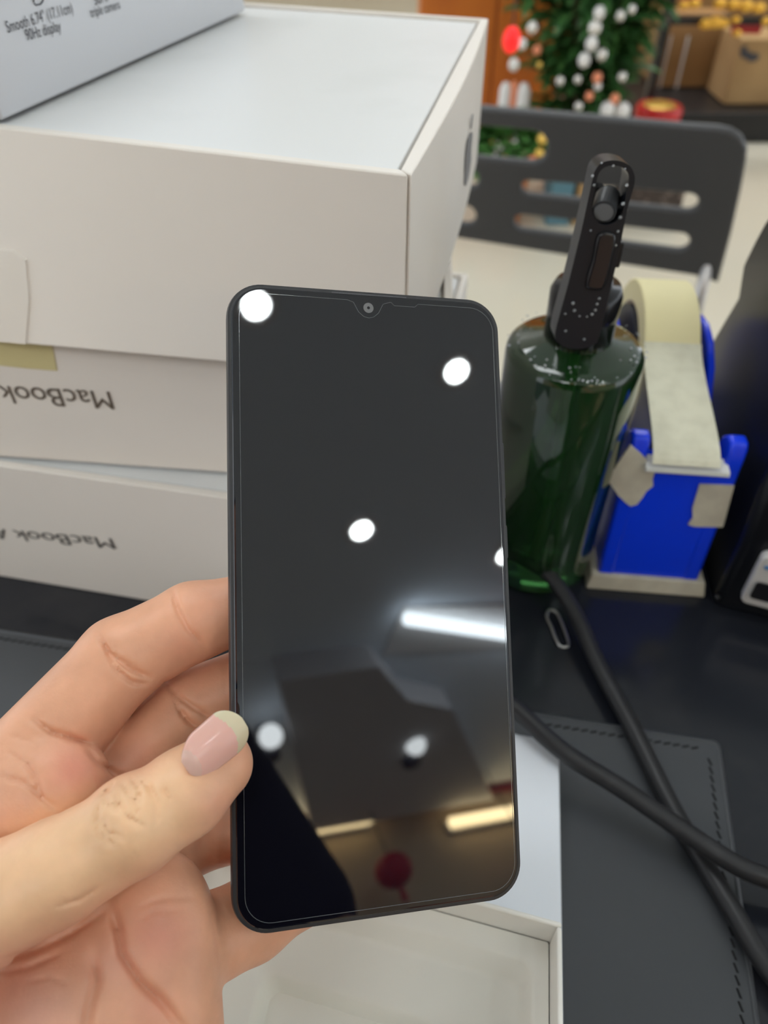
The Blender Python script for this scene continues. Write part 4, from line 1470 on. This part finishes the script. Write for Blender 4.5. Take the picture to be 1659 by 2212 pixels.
a2, b2 = np.array([0., 1930.]), np.array([400., 1700.])
ab = b2 - a2
tt = np.clip(((spx - a2[0]) * ab[0] + (spy - a2[1]) * ab[1]) / (ab @ ab), 0, 1)
dd = np.hypot(spx - a2[0] - tt * ab[0], spy - a2[1] - tt * ab[1])
mixc(np.clip(1.6 - dd / 90, 0, 1) * (vz < 178), tan)
for (x, y, r, s, zmax, c) in [(160, 1660, 55, .55, 195, pink), (345, 2020, 70, .5, 190, pink), (60, 2180, 120, .45, 185, mauve), (330, 2180, 60, .3, 190, pink), (470, 1740, 60, .4, 180, pink), (300, 1640, 50, .25, 215, pink), (400, 1400, 60, .2, 215, pink), (240, 2080, 60, .3, 190, mauve), (450, 1640, 60, .25, 180, pink), (460, 1300, 60, .15, 215, pink)]:
    w = s * np.exp(-(((spx - x) ** 2 + (spy - y) ** 2) / r ** 2)) * (vz < zmax)
    mixc(w, c)
Vw = cam2w(V)
me = bpy.data.meshes.new('body')

# coarse body in metres, world space
hb = .011
Gb = grid((-.46, -.66, -.02), (.40, .06, 1.72), hb)
shb = Gb.shape[:3]
Qb = Gb.reshape(-1, 3)


def sd(a, b, ra, rb):
    return seg_d(Qb, a, b, ra, rb)


wr = C + RX * wrist[0] / 1000 + UP * wrist[1] / 1000 + DV * wrist[2] / 1000
el = np.array([-.26, -.22, .93])
shl = np.array([-.20, -.43, 1.29])
shr = np.array([.128, -.43, 1.28])
elr = np.array([.195, -.41, 1.02])
wrr = np.array([.215, -.20, .80])
skin = ell_d(Qb, (-.035, -.40, 1.55), (.075, .095, .115))
skin = smin(skin, ell_d(Qb, (-.035, -.335, 1.505), (.045, .045, .055)), .03)
skin = smin(skin, sd((-.035, -.295, 1.535), (-.035, -.31, 1.57), .012, .008), .015)
skin = smin(skin, sd((-.035, -.42, 1.34), (-.035, -.41, 1.49), .058, .052), .03)
for sx in (-1, 1):
    skin = smin(skin, ell_d(Qb, (-.035 + sx * .078, -.405, 1.545), (.012, .022, .034)), .008)
torso = smin(ell_d(Qb, (-.035, -.44, 1.14), (.175, .105, .24)), ell_d(Qb, (-.035, -.44, .92), (.15, .11, .15)), .06)
skin = smin(skin, torso, .03)
arms = smin(sd(shl, el, .048, .040), sd(el, wr, .041, .027), .02)
arms = np.minimum(arms, smin(sd(shr, elr, .048, .040), sd(elr, wrr, .040, .026), .02))
skin = smin(skin, arms, .02)
hnd = smin(ell_d(Qb, wrr + (0, .05, -.018), (.040, .048, .014)), sd(wrr, wrr + (0, .03, -.012), .025, .02), .015)
for fx, ln in ((-.030, .060), (-.011, .072), (.009, .068), (.028, .052)):
    hnd = smin(hnd, sd(wrr + (fx, .085, -.018), wrr + (fx * 1.1, .085 + ln, -.030), .0105, .0085), .008)
hnd = smin(hnd, sd(wrr + (-.028, .03, -.014), wrr + (-.062, .085, -.026), .014, .010), .01)
skin = np.minimum(skin, hnd)
legs = None
for sx, fy in ((-.09, -.44), (.09, -.44)):
    l = smin(sd((-.035 + sx, fy, .86), (-.035 + sx, fy + .01, .47), .082, .055), sd((-.035 + sx, fy + .01, .47), (-.035 + sx, fy - .01, .10), .052, .037), .02)
    legs = l if legs is None else np.minimum(legs, l)
skin = smin(skin, legs, .02)
Vb, Qf = surface_nets(skin.reshape(shb), hb, (-.46, -.66, -.02))
nH = len(Vw)
allv = np.concatenate([Vw, Vb])
allf = np.concatenate([Q, Qf + nH])
me.from_pydata(allv.tolist(), [], allf.tolist())
ca = me.color_attributes.new('skin_tint', 'FLOAT_COLOR', 'POINT')
cc_ = np.ones((len(allv), 4))
cc_[:nH, :3] = colr
cc_[nH:, :3] = base_c
ca.data.foreach_set('color', cc_.ravel())
for p in me.polygons:
    p.use_smooth = True
bm = bmesh.new()
bm.from_mesh(me)
bmesh.ops.recalc_face_normals(bm, faces=bm.faces)
bm.to_mesh(me)
bm.free()
SK = mat('skin', tuple(base_c), 0.40, 0.45, sss=0.12)
nt = SK.node_tree
b = nt.nodes['Principled BSDF']
at = nt.nodes.new('ShaderNodeVertexColor')
at.layer_name = 'skin_tint'
tcn = nt.nodes.new('ShaderNodeTexCoord')
no = nt.nodes.new('ShaderNodeTexNoise')
no.inputs['Scale'].default_value = 90
no.inputs['Detail'].default_value = 6
nt.links.new(tcn.outputs['Object'], no.inputs['Vector'])
mr = nt.nodes.new('ShaderNodeMapRange')
mr.inputs['From Min'].default_value = .3
mr.inputs['From Max'].default_value = .7
mr.inputs['To Min'].default_value = .90
mr.inputs['To Max'].default_value = 1.08
nt.links.new(no.outputs['Fac'], mr.inputs['Value'])
vm = nt.nodes.new('ShaderNodeVectorMath')
vm.operation = 'MULTIPLY'
nt.links.new(at.outputs['Color'], vm.inputs[0])
nt.links.new(mr.outputs['Result'], vm.inputs[1])
nt.links.new(vm.outputs['Vector'], b.inputs['Base Color'])
n2 = nt.nodes.new('ShaderNodeTexNoise')
n2.inputs['Scale'].default_value = 900
n2.inputs['Detail'].default_value = 4
nt.links.new(tcn.outputs['Object'], n2.inputs['Vector'])
bp = nt.nodes.new('ShaderNodeBump')
bp.inputs['Strength'].default_value = .18
bp.inputs['Distance'].default_value = .0004
nt.links.new(n2.outputs['Fac'], bp.inputs['Height'])
nt.links.new(bp.outputs['Normal'], b.inputs['Normal'])
me.materials.append(SK)
PER = thing('person', 'person in dark clothes whose left hand grips the phone', 'person', (-.035, -.44, 0))
bo = bpy.data.objects.new('body', me)
link(bo, PER)
sm_ = bo.modifiers.new('smooth', 'SMOOTH')
sm_.factor = .5
sm_.iterations = 1


def cloth(name, dfield, m, org=(-.46, -.66, -.02)):
    V_, Q_ = surface_nets(dfield.reshape(shb), hb, org)
    o = mesh(name, V_, Q_, m, PER, smooth=True)
    s_ = o.modifiers.new('smooth', 'SMOOTH')
    s_.iterations = 4
    return o


BLK = mat('black_cotton', (0.008, 0.008, 0.009), 0.9, 0.2)
slv = smin(sd(shl, shl + (el - shl) * .7, .060, .056), sd(shl, shl + (el - shl) * .1, .06, .06), .01)
slr = sd(shr, shr + (elr - shr) * .75, .060, .056)
sh = smin(torso - .014, np.minimum(slv, slr), .03)
sh = smin(sh, sd((-.165, -.43, 1.31), (.095, -.43, 1.31), .045, .045), .04)
sh = np.maximum(sh, -(sd((-.035, -.42, 1.35), (-.035, -.40, 1.55), .070, .08)))
cloth('shirt', sh, BLK)
tz_ = np.maximum(smin(legs - .014, ell_d(Qb, (-.035, -.44, .88), (.165, .125, .12)), .03), .08 - Qb[:, 2])
cloth('trousers', tz_, mat('dark_denim', (0.02, 0.025, 0.04), 0.9))
for sx in (-.09, .09):
    cloth('shoe', smin(sd((-.035 + sx, -.46, .045), (-.035 + sx, -.30, .035), .047, .04), sd((-.035 + sx, -.46, .05), (-.035 + sx, -.45, .10), .045, .045), .02), mat('black_shoe', (.01, .01, .01), .5))
hr = np.maximum(ell_d(Qb, (-.035, -.41, 1.565), (.083, .102, .118)), -(ell_d(Qb, (-.035, -.30, 1.50), (.085, .075, .125))))
cloth('hair', hr, mat('black_hair', (.008, .007, .006), .6))

# thumb nail
tb0 = P3(404, 1662, 162.6)
ax_ = (P3(528, 1566, 170.2) - tb0)
La = np.linalg.norm(ax_)
ax_ /= La
fr_ = np.array([0, 0, -1.]) - ax_ * (np.array([0, 0, -1.]) @ ax_)
fr_ /= np.linalg.norm(fr_)
# turn the nail slightly towards the upper left like the photo
wd_ = np.cross(ax_, fr_)
rot = math.radians(-14)
fr2 = fr_ * math.cos(rot) + wd_ * math.sin(rot)
wd2 = np.cross(ax_, fr2)
nv, nf_ = [], []
NU, NV_ = 48, 28
Lt = La + .6
for i in range(NU + 1):
    s = i / NU
    for j in range(NV_ + 1):
        v = -1 + 2 * j / NV_
        hw = 5.7 * (1 - .16 * (1 - s) ** 2)
        if s < .35:
            hw *= math.sqrt(max(1 - ((.35 - s) / .37) ** 2, .05))
        if s > .70:
            hw *= math.sqrt(max(1 - ((s - .70) / .31) ** 2, .05))
        h_ = .22 - 2.7 * (v * hw / 5.9) ** 2 - 1.0 * s ** 3 - 1.0 * (1 - min(s * 5, 1)) ** 2
        nv.append(tb0 + ax_ * (s * Lt) + wd2 * (v * hw) + fr2 * h_)
nv = np.array(nv)
nb_ = nv - fr2 * .5
W2 = np.concatenate([nv, nb_]) / 1000
W2 = C + np.outer(W2[:, 0], RX) + np.outer(W2[:, 1], UP) + np.outer(W2[:, 2], DV)
K_ = (NU + 1) * (NV_ + 1)
fs = []
for i in range(NU):
    for j in range(NV_):
        a = i * (NV_ + 1) + j
        fs.append((a, a + 1, a + NV_ + 2, a + NV_ + 1))
        fs.append((K_ + a, K_ + a + NV_ + 1, K_ + a + NV_ + 2, K_ + a + 1))
bd = [j for j in range(NV_ + 1)] + [i * (NV_ + 1) + NV_ for i in range(1, NU + 1)] + [NU * (NV_ + 1) + j for j in range(NV_ - 1, -1, -1)] + [i * (NV_ + 1) for i in range(NU - 1, 0, -1)]
for q in range(len(bd)):
    a, b_ = bd[q], bd[(q + 1) % len(bd)]
    fs.append((a, b_, K_ + b_, K_ + a))
NM = mat('nail', (0.84, 0.47, 0.40), 0.16, 0.5, sss=.2)
NT = mat('nail_tip', (0.72, 0.62, 0.43), 0.25, 0.5, sss=.2)
NL = mat('nail_base', (0.78, 0.50, 0.43), 0.25, 0.5, sss=.2)
no_ = mesh('thumbnail', W2, fs, NM, bo, smooth=True, mats=[NT, NL])
for p in no_.data.polygons:
    ids = [v % K_ for v in p.vertices]
    s = np.mean([i // (NV_ + 1) for i in ids]) / NU
    vv = np.mean([-1 + 2 * (i % (NV_ + 1)) / NV_ for i in ids])
    if s > .70 + .09 * (1 - vv * vv):
        p.material_index = 1
    elif s < .10 + .09 * (1 - vv * vv):
        p.material_index = 2
no_['label'] = 'pink thumbnail with pale yellowish free edge'
